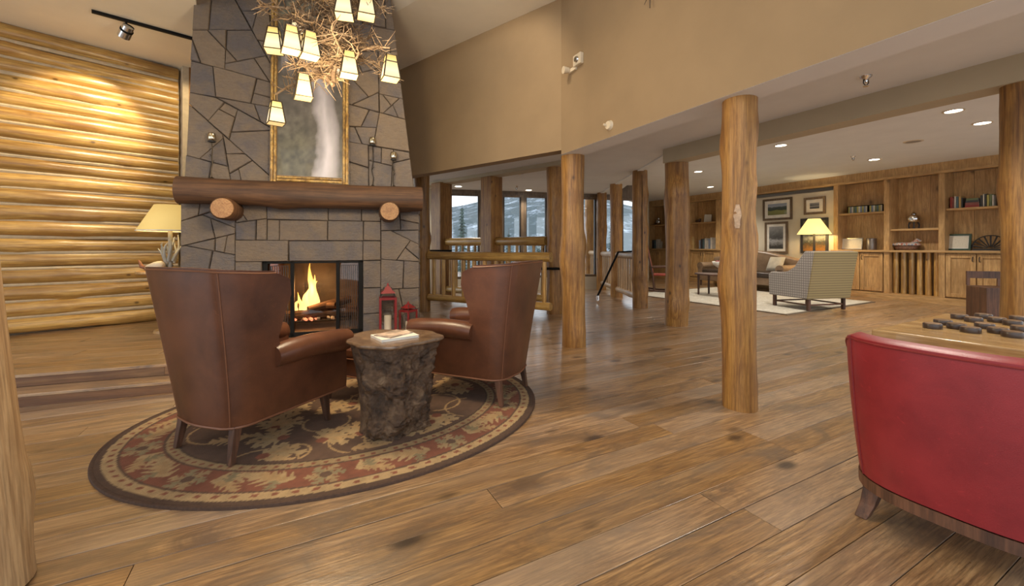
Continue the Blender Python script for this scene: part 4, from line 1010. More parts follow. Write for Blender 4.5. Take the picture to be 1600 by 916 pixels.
# ceiling fixtures
CANE = emit('downlight_disc', (1, .93, .8), 9)
def downlight(px, py, z, label, power=22, loc=None, r=.085, spot=125, col=(1, .91, .78), aim=(0, 0, -1)):
    if loc is None: Y = F*(z-E)/(H-py); loc = ((px-800)/F*Y, Y, z)
    t = thing('recessed_light', label, 'ceiling light', loc, 0, 'recessed downlights')
    MB().lathe([(r*1.25, 0), (r*1.25, -.008), (r, -.01), (r, 0)], 24, cap=False).build('trim_ring', IVORY, t, True)
    MB().lathe([(r, -.003), (.001, -.0035)], 24, cap=False).build('diffuser', CANE, t)
    if power: lamp('SPOT', 'downlight_bulb', (0, 0, -.02), power, col, .06, aim, spot, .6, t)
downlight(1220, 227, ZROOM, 'recessed light in the lounge ceiling right of the scarred post', 150)
downlight(1490, 173, ZROOM, 'recessed light nearest the sage beam above the bookcases', 150)
downlight(1535, 192, ZROOM, 'recessed light beside the right edge log post', 90)
downlight(1366, 249, ZROOM, 'recessed light above the pictures and lamp', 150)
downlight(1091, 268, ZROOM, 'farthest recessed light in the lounge ceiling', 150)
downlight(1110, 292, ZROOM, 'dim recessed light low over the left bookcases', 150)
downlight(716, 291, ZSTRIP, 'recessed light beside the left far window', 60)
downlight(826, 297, ZSTRIP, 'recessed light beside the right far window', 60)
def sprinkler(px, py, z, label, s=1):
    Y = F*(z-E)/(H-py); t = thing('sprinkler', label, 'sprinkler', ((px-800)/F*Y, Y, z), 0, 'ceiling sprinklers')
    MB().lathe([(.045*s, 0), (.04*s, -.012*s), (.016*s, -.03*s), (.012*s, -.055*s)], 14).build('escutcheon', CHROME, t, True)
    MB().tube([(.02*s, 0, -.03*s), (.022*s, 0, -.06*s), (0, 0, -.085*s)], .004*s, 6).tube([(-.02*s, 0, -.03*s), (-.022*s, 0, -.06*s), (0, 0, -.085*s)], .004*s, 6).build('yoke', BRONZE, t)
    MB().lathe([(.022*s, -.085*s), (.022*s, -.089*s)], 12).build('deflector', CHROME, t)
sprinkler(1353, 119, ZSTRIP, 'chrome sprinkler head on the near low ceiling')
sprinkler(1333, 244, ZROOM, 'sprinkler head beside the recessed light over the pictures')
sprinkler(807, 291, ZSTRIP, 'sprinkler head in front of the far windows')
Y = F*(ZROOM-E)/(H-221); v_ = thing('ceiling_vent', 'round grey vent flush in the lounge ceiling', 'vent', ((1427-800)/F*Y, Y, ZROOM)); MB().lathe([(.13, 0), (.12, -.008)], 24).build('rim', IVORY, v_, True); MB().lathe([(.10, -.008), (.001, -.012)], 24, cap=False).build('grille', plain('grille_grey', (.3, .27, .24), .6), v_, True)
Y = F*(ZSTRIP-E)/(H-269); v_ = thing('fire_bell', 'red alarm dome on the low ceiling by the windows', 'alarm', ((812-800)/F*Y, Y, ZSTRIP)); MB().lathe([(.09, 0), (.085, -.03), (.04, -.04)], 20).build('dome', REDM, v_, True); MB().lathe([(.03, -.04), (.025, -.06)], 12).build('strobe', WAX, v_, True)
# track light on the left ceiling
a_ = at(143, 15, F*(ZL-E)/(H-15)); b_ = at(318, 63, F*(ZL-E)/(H-63)); a_.z = b_.z = ZL-.002; dv = b_-a_; tk = thing('track_light', 'black ceiling track with a small spotlight above the log wall', 'track light', a_, math.atan2(dv.y, dv.x))
bx(0, dv.length, -.018, .018, -.03, 0).build('track', BLACK, tk)
hx = .27; MB().tube([(hx, 0, -.03), (hx, 0, -.085)], .01, 8).build('stem', BLACK, tk)
tgt = LW.w(LW.px(120, 190)[0], 0, LW.px(120, 190)[1])
dl = Matrix.Rotation(-math.atan2(dv.y, dv.x), 3, 'Z') @ (tgt-(a_+dv.normalized()*hx)); dl.normalize()
c = Vector((hx, 0, -.13)); hd = MB().tube([c-dl*.07, c-dl*.065, c+dl*.0, c+dl*.075], [.03, .05, .055, .058], 16).build('head', CHROME, tk, True); MB().tube([c-dl*.02, c+dl*.0], [.0585, .0585], 16).build('band', BLACK, hd)
MB().tube([c+dl*.076, c+dl*.078], [.05, .05], 16).build('lens', CANE, hd)
lamp('SPOT', 'track_bulb', c+dl*.1, 130, (1, .80, .48), .04, dl, 62, .45, tk)
hx2 = dv.length-.05
c2 = Vector((hx2, 0, -.13)); tg2 = LW.w(LW.px(268, 210)[0], 0, LW.px(268, 210)[1]); dl2 = Matrix.Rotation(-math.atan2(dv.y, dv.x), 3, 'Z') @ (tg2-(a_+dv.normalized()*hx2)); dl2.normalize()
MB().tube([(hx2, 0, -.03), (hx2, 0, -.085)], .01, 8).build('stem', BLACK, tk); MB().tube([c2-dl2*.07, c2-dl2*.065, c2, c2+dl2*.075], [.03, .05, .055, .058], 16).build('head', CHROME, tk, True)
lamp('SPOT', 'track_bulb', c2+dl2*.1, 45, (1, .8, .48), .04, dl2, 80, .5, tk)

# ================================================================== LAMP TABLE BY THE LOG WALL
SHADE = NT('parchment_shade'); SHM = SHADE.out((.55, .42, .16), .8, Emission_Color=(1, .68, .2, 1), Emission_Strength=.42)
SHADE.t.nodes['Principled BSDF'].inputs['Emission Color'].default_value = (1, .66, .2, 1)
Yl = 4.95; lp = Vector(((266-800)/F*Yl, Yl, 0)); zl = zat(423, Yl)
tcx = Vector(((261-800)/F*Yl, Yl, zd)); ct = thing('pedestal_table', 'small round wooden table under the antler lamp behind the left chair', 'table', tcx, LW.rz)
MB().lathe([(.27, zl-zd-.035), (.285, zl-zd-.02), (.28, zl-zd)], 28).build('tabletop', CAB, ct, True); MB().lathe([(.05, .04), (.035, .2), (.05, .45), (.09, zl-zd-.035)], 14).build('pedestal', CAB, ct, True); MB().lathe([(.13, 0), (.12, .03), (.05, .05)], 20).build('base', CAB, ct, True)
la = thing('table_lamp', 'antler table lamp with a wide parchment shade by the log wall', 'lamp', (lp.x, lp.y, zl))
zs0 = zat(361, Yl)-zl; zs1 = zat(321, Yl)-zl
MB().lathe([(.31, zs0), (.15, zs1)], 28, cap=False).build('lamp_shade', SHM, la, True, solid=.004)
MB().tube([(.31*math.cos(t), .31*math.sin(t), zs0) for t in np.linspace(0, 2*math.pi, 40)], .007, 6).build('shade_trim', PAPER, la, True)
MB().lathe([(.022, 0), (.022, zs0+.05)], 12).build('stem', ANTL, la, True); MB().lathe([(.10, 0), (.10, .02), (.04, .035)], 18).build('base', IRON, la, True)
aq = random.Random(8)
for k in range(6):
    a = k*1.05+aq.uniform(-.3, .3); z0 = aq.uniform(.03, .12); pts = [(math.cos(a+.25*i)*(.03+.035*i-.006*i*i), math.sin(a+.25*i)*(.03+.035*i-.006*i*i), z0+.07*i*aq.uniform(.8, 1.1)) for i in range(5)]
    MB().tube(pts, [.018, .017, .014, .010, .004], 8).tube([pts[2], (pts[2][0]*1.6, pts[2][1]*1.6, pts[2][2]+.07)], [.012, .004], 6).build('antler', ANTL, la, True)
lamp('POINT', 'lamp_bulb', (0, 0, (zs0+zs1)/2), 11, (1, .75, .4), .06, parent=la)
sk = thing('animal_skull', 'pale animal skull ornament with brown horn beside the antler lamp', 'ornament', at(240, 424, 4.88)-Vector((0, 0, at(240, 424, 4.88).z-zl)))
mb = MB(); mb.tube([(-.1, 0, .03), (-.05, 0, .045), (.02, 0, .06), (.09, 0, .07), (.13, 0, .06)], [.022, .035, .05, .058, .03], 12); mb.build('skull', BONE, sk, True, sub=1)
MB().tube([(-.10, 0, .04), (-.13, -.01, .05), (-.16, 0, .1), (-.175, 0, .13)], [.024, .022, .014, .004], 8).build('horn', plain('horn_brown', (.25, .1, .05), .5), sk, True)

# ================================================================== GAME TABLE, CHECKERS, RED CHAIR
ZG = .72; g0 = fl(1362, 514, ZG); g1 = fl(1600, 547, ZG); GT = Frame(g0, (g1-g0))   # x along front edge to the right
gt = thing('game_table', 'thick pine game table with live edge behind the red chair', 'table', (GT.O.x, GT.O.y, 0), GT.rz)
pq = random.Random(4); poly = []
LX, LY = 1.35, 1.15
for i in range(13): poly.append((LX*i/12, pq.uniform(-.012, .012)))
for i in range(1, 9): poly.append((LX+pq.uniform(-.012, .012), LY*i/8))
for i in range(1, 13): poly.append((LX-LX*i/12, LY+pq.uniform(-.012, .012)))
for i in range(1, 8): poly.append((pq.uniform(-.012, .012), LY-LY*i/8))
MB().prism(poly, ZG-.06, ZG).build('tabletop', TABW, gt, bevel=.008)
for (x, y) in ((.14, .14), (LX-.14, .14), (.14, LY-.14), (LX-.14, LY-.14)): log_between('leg', POST, gt, (x, y, 0), (x, y, ZG-.06), .05, int(x*100+y*10), n=12)
DSQ = wood('dark_inlay', (.20, .105, .045), (.28, .16, .07), (.11, .055, .025), axis=0, rough=.3, knots=False)
CKD = plain('checker_bark', (.045, .028, .02), .35); CKT = wood('checker_face', (.17, .10, .055), (.24, .15, .085), (.09, .05, .03), st=1, rough=.35, knots=False)
for i, (cx, cy) in enumerate(((720, 240), (820, 205), (950, 243), (1085, 280), (980, 150), (1115, 180), (1210, 145), (1220, 240), (1340, 182), (1350, 287), (1490, 212), (1550, 168), (1490, 325), (1575, 270))):
    P = fl(1340+cx/6.154, 470+(cy+25)/6.154, ZG)
    pos = ['nearest the left corner of the table', 'just behind the leftmost one', 'second from left in the front rows', 'third from left at the front edge', 'leftmost of the back row', 'second in the back row', 'farthest in the back row', 'in the middle of the board', 'third of the back row', 'right of centre at the front', 'right of centre in the back rows', 'farthest to the back right', 'largest at the front right edge', 'cut by the right edge'][i]
    k = thing('checker', 'dark log slice checker, '+pos, 'game piece', P, i*.7, 'log slice checkers on the game table')
    MB().lathe([(.041, 0), (.0425, .004), (.0425, .025), (.040, .029)], 20).build('bark_rim', CKD, k, True); MB().lathe([(.0385, .029), (.037, .0315)], 20).build('cut_face', CKT, k, True)

def red_chair(P, rz):
    r = thing('red_tub_chair', 'red leather tub chair seen from behind at the right edge', 'armchair', P, rz)
    ZB, hw0, yb0 = .185, .37, -.36
    lerp = lambda a, b, t: a+(b-a)*t
    def sec(k, off): hw, yb = hw0*k-off, yb0*k+off; n = 16; out = []; 
    def pt(u, f, off):                                     # u -1..1 around the tub, f height fraction
        a = u*math.radians(118); fl_ = 1+.05*f-.07*(1-f)**2
        ex = 3.0; c, s = math.cos(a), math.sin(a); rr = 1/((abs(s)**ex+abs(c)**ex)**(1/ex)); rx, ry = (hw0*fl_-off), (.36*fl_-off)
        return (rx*rr*s, -ry*rr*c)
    def ztop(u):
        t = min(1, max(0, (abs(u)-.40)/.36)); t = t*t*(3-2*t); return lerp(.80, .64, t)
    NU, NV = 40, 12; rows = []
    for j in range(NV+1):
        f = j/NV; rows.append([(*pt(-1+2*i/NU, f, 0), lerp(ZB, ztop(-1+2*i/NU), f)) for i in range(NU+1)])
    rows.append([(*pt(-1+2*i/NU, 1, .035), ztop(-1+2*i/NU)+.018) for i in range(NU+1)])
    for j in range(NV, -1, -1):
        f = j/NV; rows.append([(*pt(-1+2*i/NU, f, .075), lerp(ZB, ztop(-1+2*i/NU), f)) for i in range(NU+1)])
    mb = MB().grid(rows); n = NU+1; R_ = len(rows)
    for i in range(R_//2): mb.f.append((i*n, (i+1)*n, (R_-2-i)*n, (R_-1-i)*n)); mb.f.append((i*n+NU, (R_-1-i)*n+NU, (R_-2-i)*n+NU, (i+1)*n+NU))
    mb.build('tub_back', REDL, r, 60)
    for u in (-.40, .40): MB().tube([(pt(u, j/10, -.001)[0], pt(u, j/10, -.001)[1], lerp(ZB, ztop(u), j/10)) for j in range(11)], .0035, 6).build('seam', plain('red_welt', (.2, .015, .015), .5), r, True)
    MB().tube([(pt(-1+2*i/NU, 1, -.001)[0], pt(-1+2*i/NU, 1, -.001)[1], ztop(-1+2*i/NU)-.012) for i in range(NU+1)], .0045, 6).build('top_welt', bpy.data.materials['red_welt'], r, True)
    rows = [[(*pt(-1+2*i/NU, 0, o), z) for i in range(NU+1)] for o, z in ((.0, ZB-.004), (-.004, ZB-.004), (-.004, ZB-.05), (.05, ZB-.05), (.05, ZB-.004))]
    MB().grid(rows).build('base_rail', DARKW, r, 40)
    MB().prism([pt(-.62+1.24*i/20, 0, .078) for i in range(21)]+[(.30, .33), (-.30, .33)], ZB, .44).build('seat_cushion', REDL, r, bevel=.03)
    for sx_ in (-1, 1):
        for sy in (-1, 1):
            x, y = sx_*.255, sy*.22; dx, dy = sx_*.028, sy*.05
            rows = []
            for t in (0, .3, .65, 1): w = .034-.012*t; ox_ = dx*t*t; oy = dy*t*t; rows.append([(x-w+ox_, y-w+oy, ZB-.01-t*(ZB-.01)), (x+w+ox_, y-w+oy, ZB-.01-t*(ZB-.01)), (x+w+ox_, y+w+oy, ZB-.01-t*(ZB-.01)), (x-w+ox_, y+w+oy, ZB-.01-t*(ZB-.01))])
            mb = MB().grid(rows, True); mb.f.append((0, 3, 2, 1)); mb.f.append((12, 13, 14, 15)); mb.build('leg', DARKW, r, bevel=.004)
fw_ = adir(60); rg_ = Vector((fw_.y, -fw_.x, 0)); rc = fl(1358, 808)+rg_*.265+fw_*.25
red_chair((rc.x, rc.y, 0), math.radians(-60))

# ================================================================== LOUNGE: BUILT-IN SHELVES
def S(px, y=0.0): return SW.px(px, 400, y)[0]
def Sz(px, py, y=0.0): return SW.px(px, py, y)[1]
ZCT = Sz(1400, 391, -.05)
units = [('right', 1310, 1380, 332, 'doors', 'pine bookcase bay nearest the lamp'), ('right', 1390, 1467, 357, 'logs', 'middle pine bookcase bay above the log grille'), ('right', 1477, 1580, 323, 'doors', 'pine bookcase bay beside the right edge post'),
         ('left', 1012, 1046, 351, 'doors', 'far bookcase bay behind the rocking chair'), ('left', 1078, 1119, 347, 'doors', 'far bookcase bay above the coffee table')]
shelves = {}
for ui, (side, pa, pb_, psh, low, lab) in enumerate(units):
    xa_, xb2 = S(pa), S(pb_); bc = thing('bookcase', lab, 'bookcase', (SW.w(xa_, 0).x, SW.w(xa_, 0).y, 0), SW.rz, 'built-in bookcases'); L = xb2-xa_; zsh = Sz((pa+pb_)/2, psh, 0)
    nb = max(2, round(L/.33))
    for k in range(nb): bx(L*k/nb+.002, L*(k+1)/nb-.002, .385+.004*(k % 2), .42, ZCT, zc0+.03).build('back_board', CAB, bc)
    sw_ = .10 if side == 'right' else .14
    bx(-sw_, 0, -.02, .42, .13, zc0+.03).build('stile', CAB, bc, bevel=.004)
    if ui in (2, 3, 4) or True:
        if ui not in (0, 1): bx(L, L+sw_, -.02, .42, .13, zc0+.03).build('stile', CAB, bc, bevel=.004)
    bx(.002, L-.002, .03, .385, zsh-.045, zsh).build('shelf', CABH, bc, bevel=.003); shelves[ui] = (xa_, L, zsh)
    # lower unit
    cb = thing('cabinet', {'doors': 'low pine cabinet under the ', 'logs': 'open grille of upright logs under the '}[low]+lab.replace('pine ', ''), 'cabinet', (SW.w(xa_, 0).x, SW.w(xa_, 0).y, 0), SW.rz, 'built-in low cabinets')
    bx(.002, L-.002, .05 if low == 'doors' else .30, .385, .135, ZCT-.05).build('body', CAB, cb)
    if low == 'doors':
        for k in range(2):
            a, b = L*k/2+.008, L*(k+1)/2-.008; z0, z1 = .16, ZCT-.075
            d_ = MB().box(a, b, .012, .03, z0, z1); o = d_.build('door', CAB, cb)
            rl = .075
            MB().box(a, a+rl, -.012, .012, z0, z1).box(b-rl, b, -.012, .012, z0, z1).box(a+rl, b-rl, -.012, .012, z0, z0+rl).box(a+rl, b-rl, -.012, .012, z1-rl, z1).build('door_frame', CAB, o, bevel=.004)
            hx_ = (b-.04) if k == 0 else (a+.04); MB().tube([(hx_, -.012, z1-.05), (hx_, -.04, z1-.07), (hx_, -.04, z1-.13), (hx_, -.012, z1-.15)], .008, 6).build('handle', IRON, o)
    else:
        for k in range(6):
            x = L*(k+.5)/6; log_between('log_bar', LOGW, cb, (x, .12, .14), (x, .12, ZCT-.05), .05, 600+k, n=12, bumps=0, wob=.008)
        bx(0, L, -.0, .25, .13, .138).build('ledge', CABH, cb)
for (a, b, lab) in ((1300, 1600, 'continuous pine counter top along the near bookcases'), (1020, 1130, 'pine counter top of the far bookcases')):
    o = bx(S(a), S(b), -.07, .384, ZCT-.048, ZCT).build('worktop', CABH, None, bevel=.006); o.location = (SW.O.x, SW.O.y, 0); o.rotation_euler = (0, 0, SW.rz); tag(o, lab, 'counter')
bcols = [plain('cloth_%d' % i, c, .6, var=.15) for i, c in enumerate([(.35, .06, .05), (.6, .5, .3), (.10, .16, .18), (.5, .32, .12), (.06, .06, .06), (.62, .58, .5), (.16, .2, .1), (.22, .27, .36), (.45, .4, .12), (.3, .1, .08)])]
def std_book(px, py, base_z, w, h, dpt, mat, label, grp, y=.12, flat=False, lean_=0):
    x = S(px, y); P = SW.w(x, y, base_z); b = thing('book', label, 'book', P, SW.rz, grp)
    o = MB().box(0, w, 0, .004 if not flat else .004, 0, h).box(0, .003, .004, dpt, 0, h).box(w-.003, w, .004, dpt, 0, h).build('cover', mat, b); bx(.003, w-.003, .004, dpt-.005, .003, h-.005).build('pages', PAPER, b)
    b.rotation_euler = (0, lean_, SW.rz); return b
cn = ['red', 'tan', 'dark teal', 'amber', 'black', 'cream', 'olive', 'slate blue', 'mustard', 'maroon']
u3 = shelves[2]; px = 1481; k = 0; kb = min(1, (u3[1]-.30)/1.02)
xx = u3[0]+.03
for k, (ci, w, h) in enumerate(((0, .05, .24), (9, .035, .22), (5, .04, .25), (2, .05, .24), (3, .055, .25), (4, .03, .21))):
    w *= kb; P = SW.w(xx, .13, u3[2]); b = thing('book', '%s upright book, %s from the left on the right bay shelf' % (cn[ci], ORD[k]), 'book', P, SW.rz, 'books on the right bay shelf'); MB().box(0, w, 0, .004, 0, h).box(0, .003, .004, .17, 0, h).box(w-.003, w, .004, .17, 0, h).build('cover', bcols[ci], b); bx(.003, w-.003, .004, .165, .002, h-.005).build('pages', PAPER, b); xx += w+.006
zz = u3[2]; xs = xx+.03
for k, (ci, w, h) in enumerate(((0, .34, .05), (9, .33, .05), (4, .31, .045), (6, .28, .04))):
    w *= kb; P = SW.w(xs+(.34*kb-w)/2, .12, zz); b = thing('book', '%s book lying flat, %s of the flat stack on the right bay shelf' % (cn[ci], ['bottom', 'second', 'third', 'top'][k]), 'book', P, SW.rz, 'flat stacked books on the right bay'); MB().box(0, w, 0, .2, 0, .004).box(0, w, 0, .2, h-.004, h).box(0, w, 0, .004, .004, h-.004).build('cover', bcols[ci], b); bx(.003, w-.003, .004, .195, .004, h-.004).build('pages', PAPER, b); zz += h
xx = xs+.36*kb
for k, (ci, w, h) in enumerate(((4, .05, .23), (5, .03, .25), (4, .04, .25), (8, .05, .23), (6, .05, .24), (5, .03, .22))):
    w *= kb; P = SW.w(xx, .13, u3[2]); b = thing('book', '%s upright book, %s right of the flat stack' % (cn[ci], ORD[k]), 'book', P, SW.rz, 'books on the right bay shelf'); MB().box(0, w, 0, .004, 0, h).box(0, .003, .004, .17, 0, h).box(w-.003, w, .004, .17, 0, h).build('cover', bcols[ci], b); bx(.003, w-.003, .004, .165, .002, h-.005).build('pages', PAPER, b); xx += w+.006
vs_ = thing('ginger_jar', 'blue and white jar at the right end of the book shelf', 'jar', SW.w(min(xx+.12, u3[0]+u3[1]-.11), .2, u3[2]), 0); t = NT('blue_white_glaze'); BWM = t.out(t.mix(t.ramp(t.noise(t.coord(), 14, 3), [(.48, (0, 0, 0)), (.55, (1, 1, 1))]), (.7, .72, .75), (.05, .09, .3)), .2)
MB().lathe([(.05, 0), (.09, .08), (.10, .15), (.06, .21), (.045, .23)], 20).build('body', BWM, vs_, True); MB().lathe([(.055, .23), (.05, .26), (.01, .28)], 16).build('lid', BWM, vs_, True)
u1 = shelves[0]
for bi, (pa, n_) in enumerate(((1324, 11), (1357, 7))):
    x0_ = S(pa, .15); hb = .155; w0 = n_*.036+.03
    bxs = thing('book_box', ['wider black slipcase of small books on the bay nearest the lamp', 'narrower black slipcase of small books beside the wide one'][bi], 'box', SW.w(x0_, .15, u1[2]), SW.rz, 'black book slipcases')
    MB().box(0, .008, 0, .16, 0, hb+.02).box(w0-.008, w0, 0, .16, 0, hb+.02).box(.008, w0-.008, 0, .16, 0, .008).box(.008, w0-.008, 0, .16, hb+.012, hb+.02).box(.008, w0-.008, .15, .16, .008, hb+.012).build('case', BLACK, bxs)
    for k in range(n_):
        ci = [8, 7, 5, 6, 2, 8, 5, 7][k % 8]; b = bx(0, .031, 0, .13, 0, hb-.006).build('book', bcols[ci]); b.location = SW.w(x0_+.016+k*.036, .16, u1[2]+.0085); b.rotation_euler = (0, 0, SW.rz)
        tag(b, 'small %s book, %s in the %s black slipcase' % (cn[ci], ORD[k], ['wider', 'narrower'][bi]), 'book', 'small books in slipcases')
# ornaments
def frame_thing(name, label, cat, P, rz, w, h, fwd_, mat_fr, inner, border=0, bmat=None, tilt=0, grp=None):
    t = thing(name, label, cat, P, rz, grp); t.rotation_euler = (tilt, 0, rz)
    MB().box(-w/2, -w/2+fwd_, -.03, 0, 0, h).box(w/2-fwd_, w/2, -.03, 0, 0, h).box(-w/2+fwd_, w/2-fwd_, -.03, 0, 0, fwd_).box(-w/2+fwd_, w/2-fwd_, -.03, 0, h-fwd_, h).build('frame', mat_fr, t, bevel=.003)
    if border: bx(-w/2+fwd_, w/2-fwd_, -.016, -.003, fwd_, h-fwd_).build('mount', bmat or PAPER, t)
    b = fwd_+border; bx(-w/2+b, w/2-b, -.020 if border else -.018, -.0165 if border else -.003, b, h-b).build('print', inner, t); return t
t = NT('certificate_print'); CERT = t.out(t.mix(t.ramp(t.noise(t.coord(), 60, 2), [(.6, (0, 0, 0)), (.66, (.6, .6, .6))]), (.66, .6, .48), (.4, .36, .28)), .5)
def wall_pt(px, py, y): x, z = SW.px(px, py, y); return x, z
x = S(1332, .2); frame_thing('photo_frame', 'silver framed certificate on the counter nearest the lamp', 'picture frame', SW.w(x, .17, ZCT), SW.rz, .46, .29, .02, CHROME, CERT, .02, PAPER, math.radians(-8))
x = S(1496, .2); frame_thing('photo_frame', 'green framed certificate on the counter of the right bay', 'picture frame', SW.w(x, .17, ZCT), SW.rz, .42, .34, .035, plain('green_frame', (.02, .05, .03), .4), CERT, .02, PAPER, math.radians(-8))
x = S(1362, .2); tnk = thing('tin_canister', 'dark metal canister on the counter left of the middle bay', 'canister', SW.w(x, .2, ZCT)); MB().lathe([(.09, 0), (.095, .02), (.095, .24), (.09, .25)], 20).build('body', plain('pewter', (.25, .22, .2), .35, .7), tnk, True); MB().lathe([(.1, .25), (.1, .27), (.03, .285)], 20).build('lid', bpy.data.materials['pewter'], tnk, True)
u2 = shelves[1]; x = S(1428, .2); pot = thing('silver_pot', 'round silver pot on dark legs on the middle bay shelf', 'pot', SW.w(x, .2, u2[2])); MB().lathe([(.03, .12), (.10, .15), (.125, .22), (.10, .29), (.05, .31), (.04, .33)], 22).build('bowl', CHROME, pot, True)
MB().lathe([(.05, .33), (.03, .36), (.008, .38)], 14).build('lid', CHROME, pot, True)
for k in range(4): a = .8+k*1.57; MB().tube([(.06*math.cos(a), .06*math.sin(a), .16), (.085*math.cos(a), .085*math.sin(a), .08), (.075*math.cos(a), .075*math.sin(a), 0)], [.02, .014, .018], 8).build('leg', IRON, pot)
x = S(1416, .2); bk = thing('basket', 'oval basket with patterned cloth on the middle counter', 'basket', SW.w(x, .2, ZCT), SW.rz)
def oval(prof, sx_): return [[(r_*sx_*math.cos(t), r_*math.sin(t), z) for t in np.linspace(0, 2*math.pi, 28, endpoint=False)] for r_, z in prof]
mb = MB().grid(oval([(.08, 0), (.10, .02), (.125, .13)], 1.9), True); mb.f.append(tuple(range(28))[::-1]); mb.build('weave', plain('wicker', (.2, .1, .06), .7, var=.5, sc=40, bump=.6), bk, True, solid=.01)
t = NT('patterned_cloth'); PCL = t.out(t.ramp(t.noise(t.coord(), 22, 3), [(.4, (.35, .08, .06)), (.5, (.62, .55, .42)), (.62, (.2, .22, .3))]), .85)
mb = MB().grid(oval([(.14, .11), (.13, .15), (.08, .17), (.01, .175)], 1.85), True); mb.build('cloth', PCL, bk, True); MB().tube([(.1, 0, .15), (.2, 0, .22), (.26, 0, .20)], [.03, .045, .01], 10).build('cloth_tip', PCL, bk, True)
x = S(1548, .2); fan = thing('fan_ornament', 'dark fan shaped wire ornament on the right bay counter', 'ornament', SW.w(x, .2, ZCT), SW.rz); MB().box(-.24, .24, -.05, .05, 0, .04).build('base', IRON, fan); mb = MB()
for k in range(9): a = math.pi*(k+.5)/9; mb.tube([(.05*math.cos(a), 0, .05+.03*math.sin(a)), (.25*math.cos(a), 0, .05+.24*math.sin(a))], [.009, .014], 6)
mb.tube([(.26*math.cos(a), 0, .05+.25*math.sin(a)) for a in np.linspace(0, math.pi, 20)], .011, 6); mb.build('ribs', IRON, fan)
# far bookcase contents
for ui, pxs in ((4, (1092, 1095, 1098, 1101, 1104, 1107, 1110)), (3, (1016, 1019, 1022, 1025, 1028))):
    for k, p_ in enumerate(pxs):
        ci = [7, 4, 2, 5, 5, 7, 5][k]; hgt = [.3, .34, .32, .36, .28, .33, .38][k]; x = S(p_, .2); b = bx(0, .062, 0, .18, 0, hgt).build('book', bcols[ci]); b.location = SW.w(x, .2, ZCT); b.rotation_euler = (0, 0, SW.rz)
        tag(b, '%s book, %s from the left on the far counter %s' % (cn[ci], ORD[k], 'above the coffee table' if ui == 4 else 'behind the rocking chair'), 'book', 'books on the far counters')
u5 = shelves[4]; x = S(1106, .2); frame_thing('photo_frame', 'white card propped on the far upper shelf', 'picture frame', SW.w(x, .2, u5[2]), SW.rz+.3, .24, .26, .01, PAPER, CERT, 0, None, math.radians(-12))
x = S(1091, .2); dk = thing('bird_carving', 'dark carved bird on the far upper shelf', 'ornament', SW.w(x, .2, u5[2]), SW.rz); MB().tube([(-.12, 0, .06), (-.05, 0, .05), (.04, 0, .06), (.08, 0, .12), (.12, 0, .13)], [.01, .055, .06, .03, .012], 10).build('body', DARKW, dk, True)
u4 = shelves[3]; x = S(1029, .2); gv = thing('glass_vase', 'glass vase on the shelf behind the rocking chair', 'vase', SW.w(x, .2, u4[2])); MB().lathe([(.05, 0), (.10, .08), (.10, .16), (.05, .22), (.06, .27)], 18, cap=False).build('body', CHROME, gv, True, solid=.005)
x = S(1085, .22); tc = thing('toy_figure', 'amber wooden figure on the far counter left of the books', 'ornament', SW.w(x, .15, ZCT), SW.rz); MB().lathe([(.08, 0), (.06, .12), (.08, .2), (.05, .3), (.06, .36), (.01, .44)], 14).build('body', bcols[3], tc, True)

# framed pictures on the lounge wall
def pprint(name, stops, sc=5):
    t = NT(name); z = t.n('SeparateXYZ', i_0=t.coord('Generated')).outputs[2]; nz = t.noise(t.coord(), sc, 5, .6)
    return t.out(t.ramp(t.math('ADD', t.math('MULTIPLY', z, .75), t.math('MULTIPLY', nz, .3)), stops), .4, Coat_Weight=.6, Coat_Roughness=.05)
LAND = pprint('meadow_print', [(.0, (.12, .13, .04)), (.42, (.22, .22, .07)), (.48, (.03, .05, .04)), (.66, (.05, .07, .07)), (.72, (.30, .33, .38)), (1, (.22, .27, .36))])
BW1 = pprint('dark_grey_print', [(.3, (.05, .05, .055)), (.5, (.3, .3, .3)), (.6, (.06, .06, .07)), (.8, (.25, .25, .26))], 9)
BW2 = pprint('grey_forest_print', [(.25, (.03, .03, .03)), (.42, (.35, .35, .35)), (.52, (.05, .05, .05)), (.7, (.14, .14, .14)), (.9, (.3, .3, .3))], 14)
FLW = pprint('dark_flower_print', [(.2, (.3, .14, .03)), (.35, (.05, .05, .03)), (.5, (.35, .33, .25)), (.62, (.04, .045, .03)), (.8, (.1, .1, .06))], 16)
for (a, b, c, d_, lab, pr_, fm, bd) in ((1192, 1238, 310, 344, 'framed meadow landscape, upper left of the lounge pictures', LAND, FRMW, .09), (1256, 1290, 308, 335, 'small framed grey print, upper right of the lounge pictures', BW1, FRMW, .09), (1195, 1231, 347, 396, 'tall framed black and white forest print above the sofa', BW2, FRMW, .07), (1251, 1294, 341, 396, 'dark framed flower print behind the yellow lamp', FLW, IRON, .0)):
    x0_, x1_ = S(a, .0), S(b, .0); zt2 = Sz((a+b)/2, c, 0); zb2 = Sz((a+b)/2, d_, 0)
    frame_thing('framed_picture', lab, 'picture', SW.w((x0_+x1_)/2, .018, zb2), SW.rz, x1_-x0_, zt2-zb2, .06, fm, pr_, bd, PAPER)

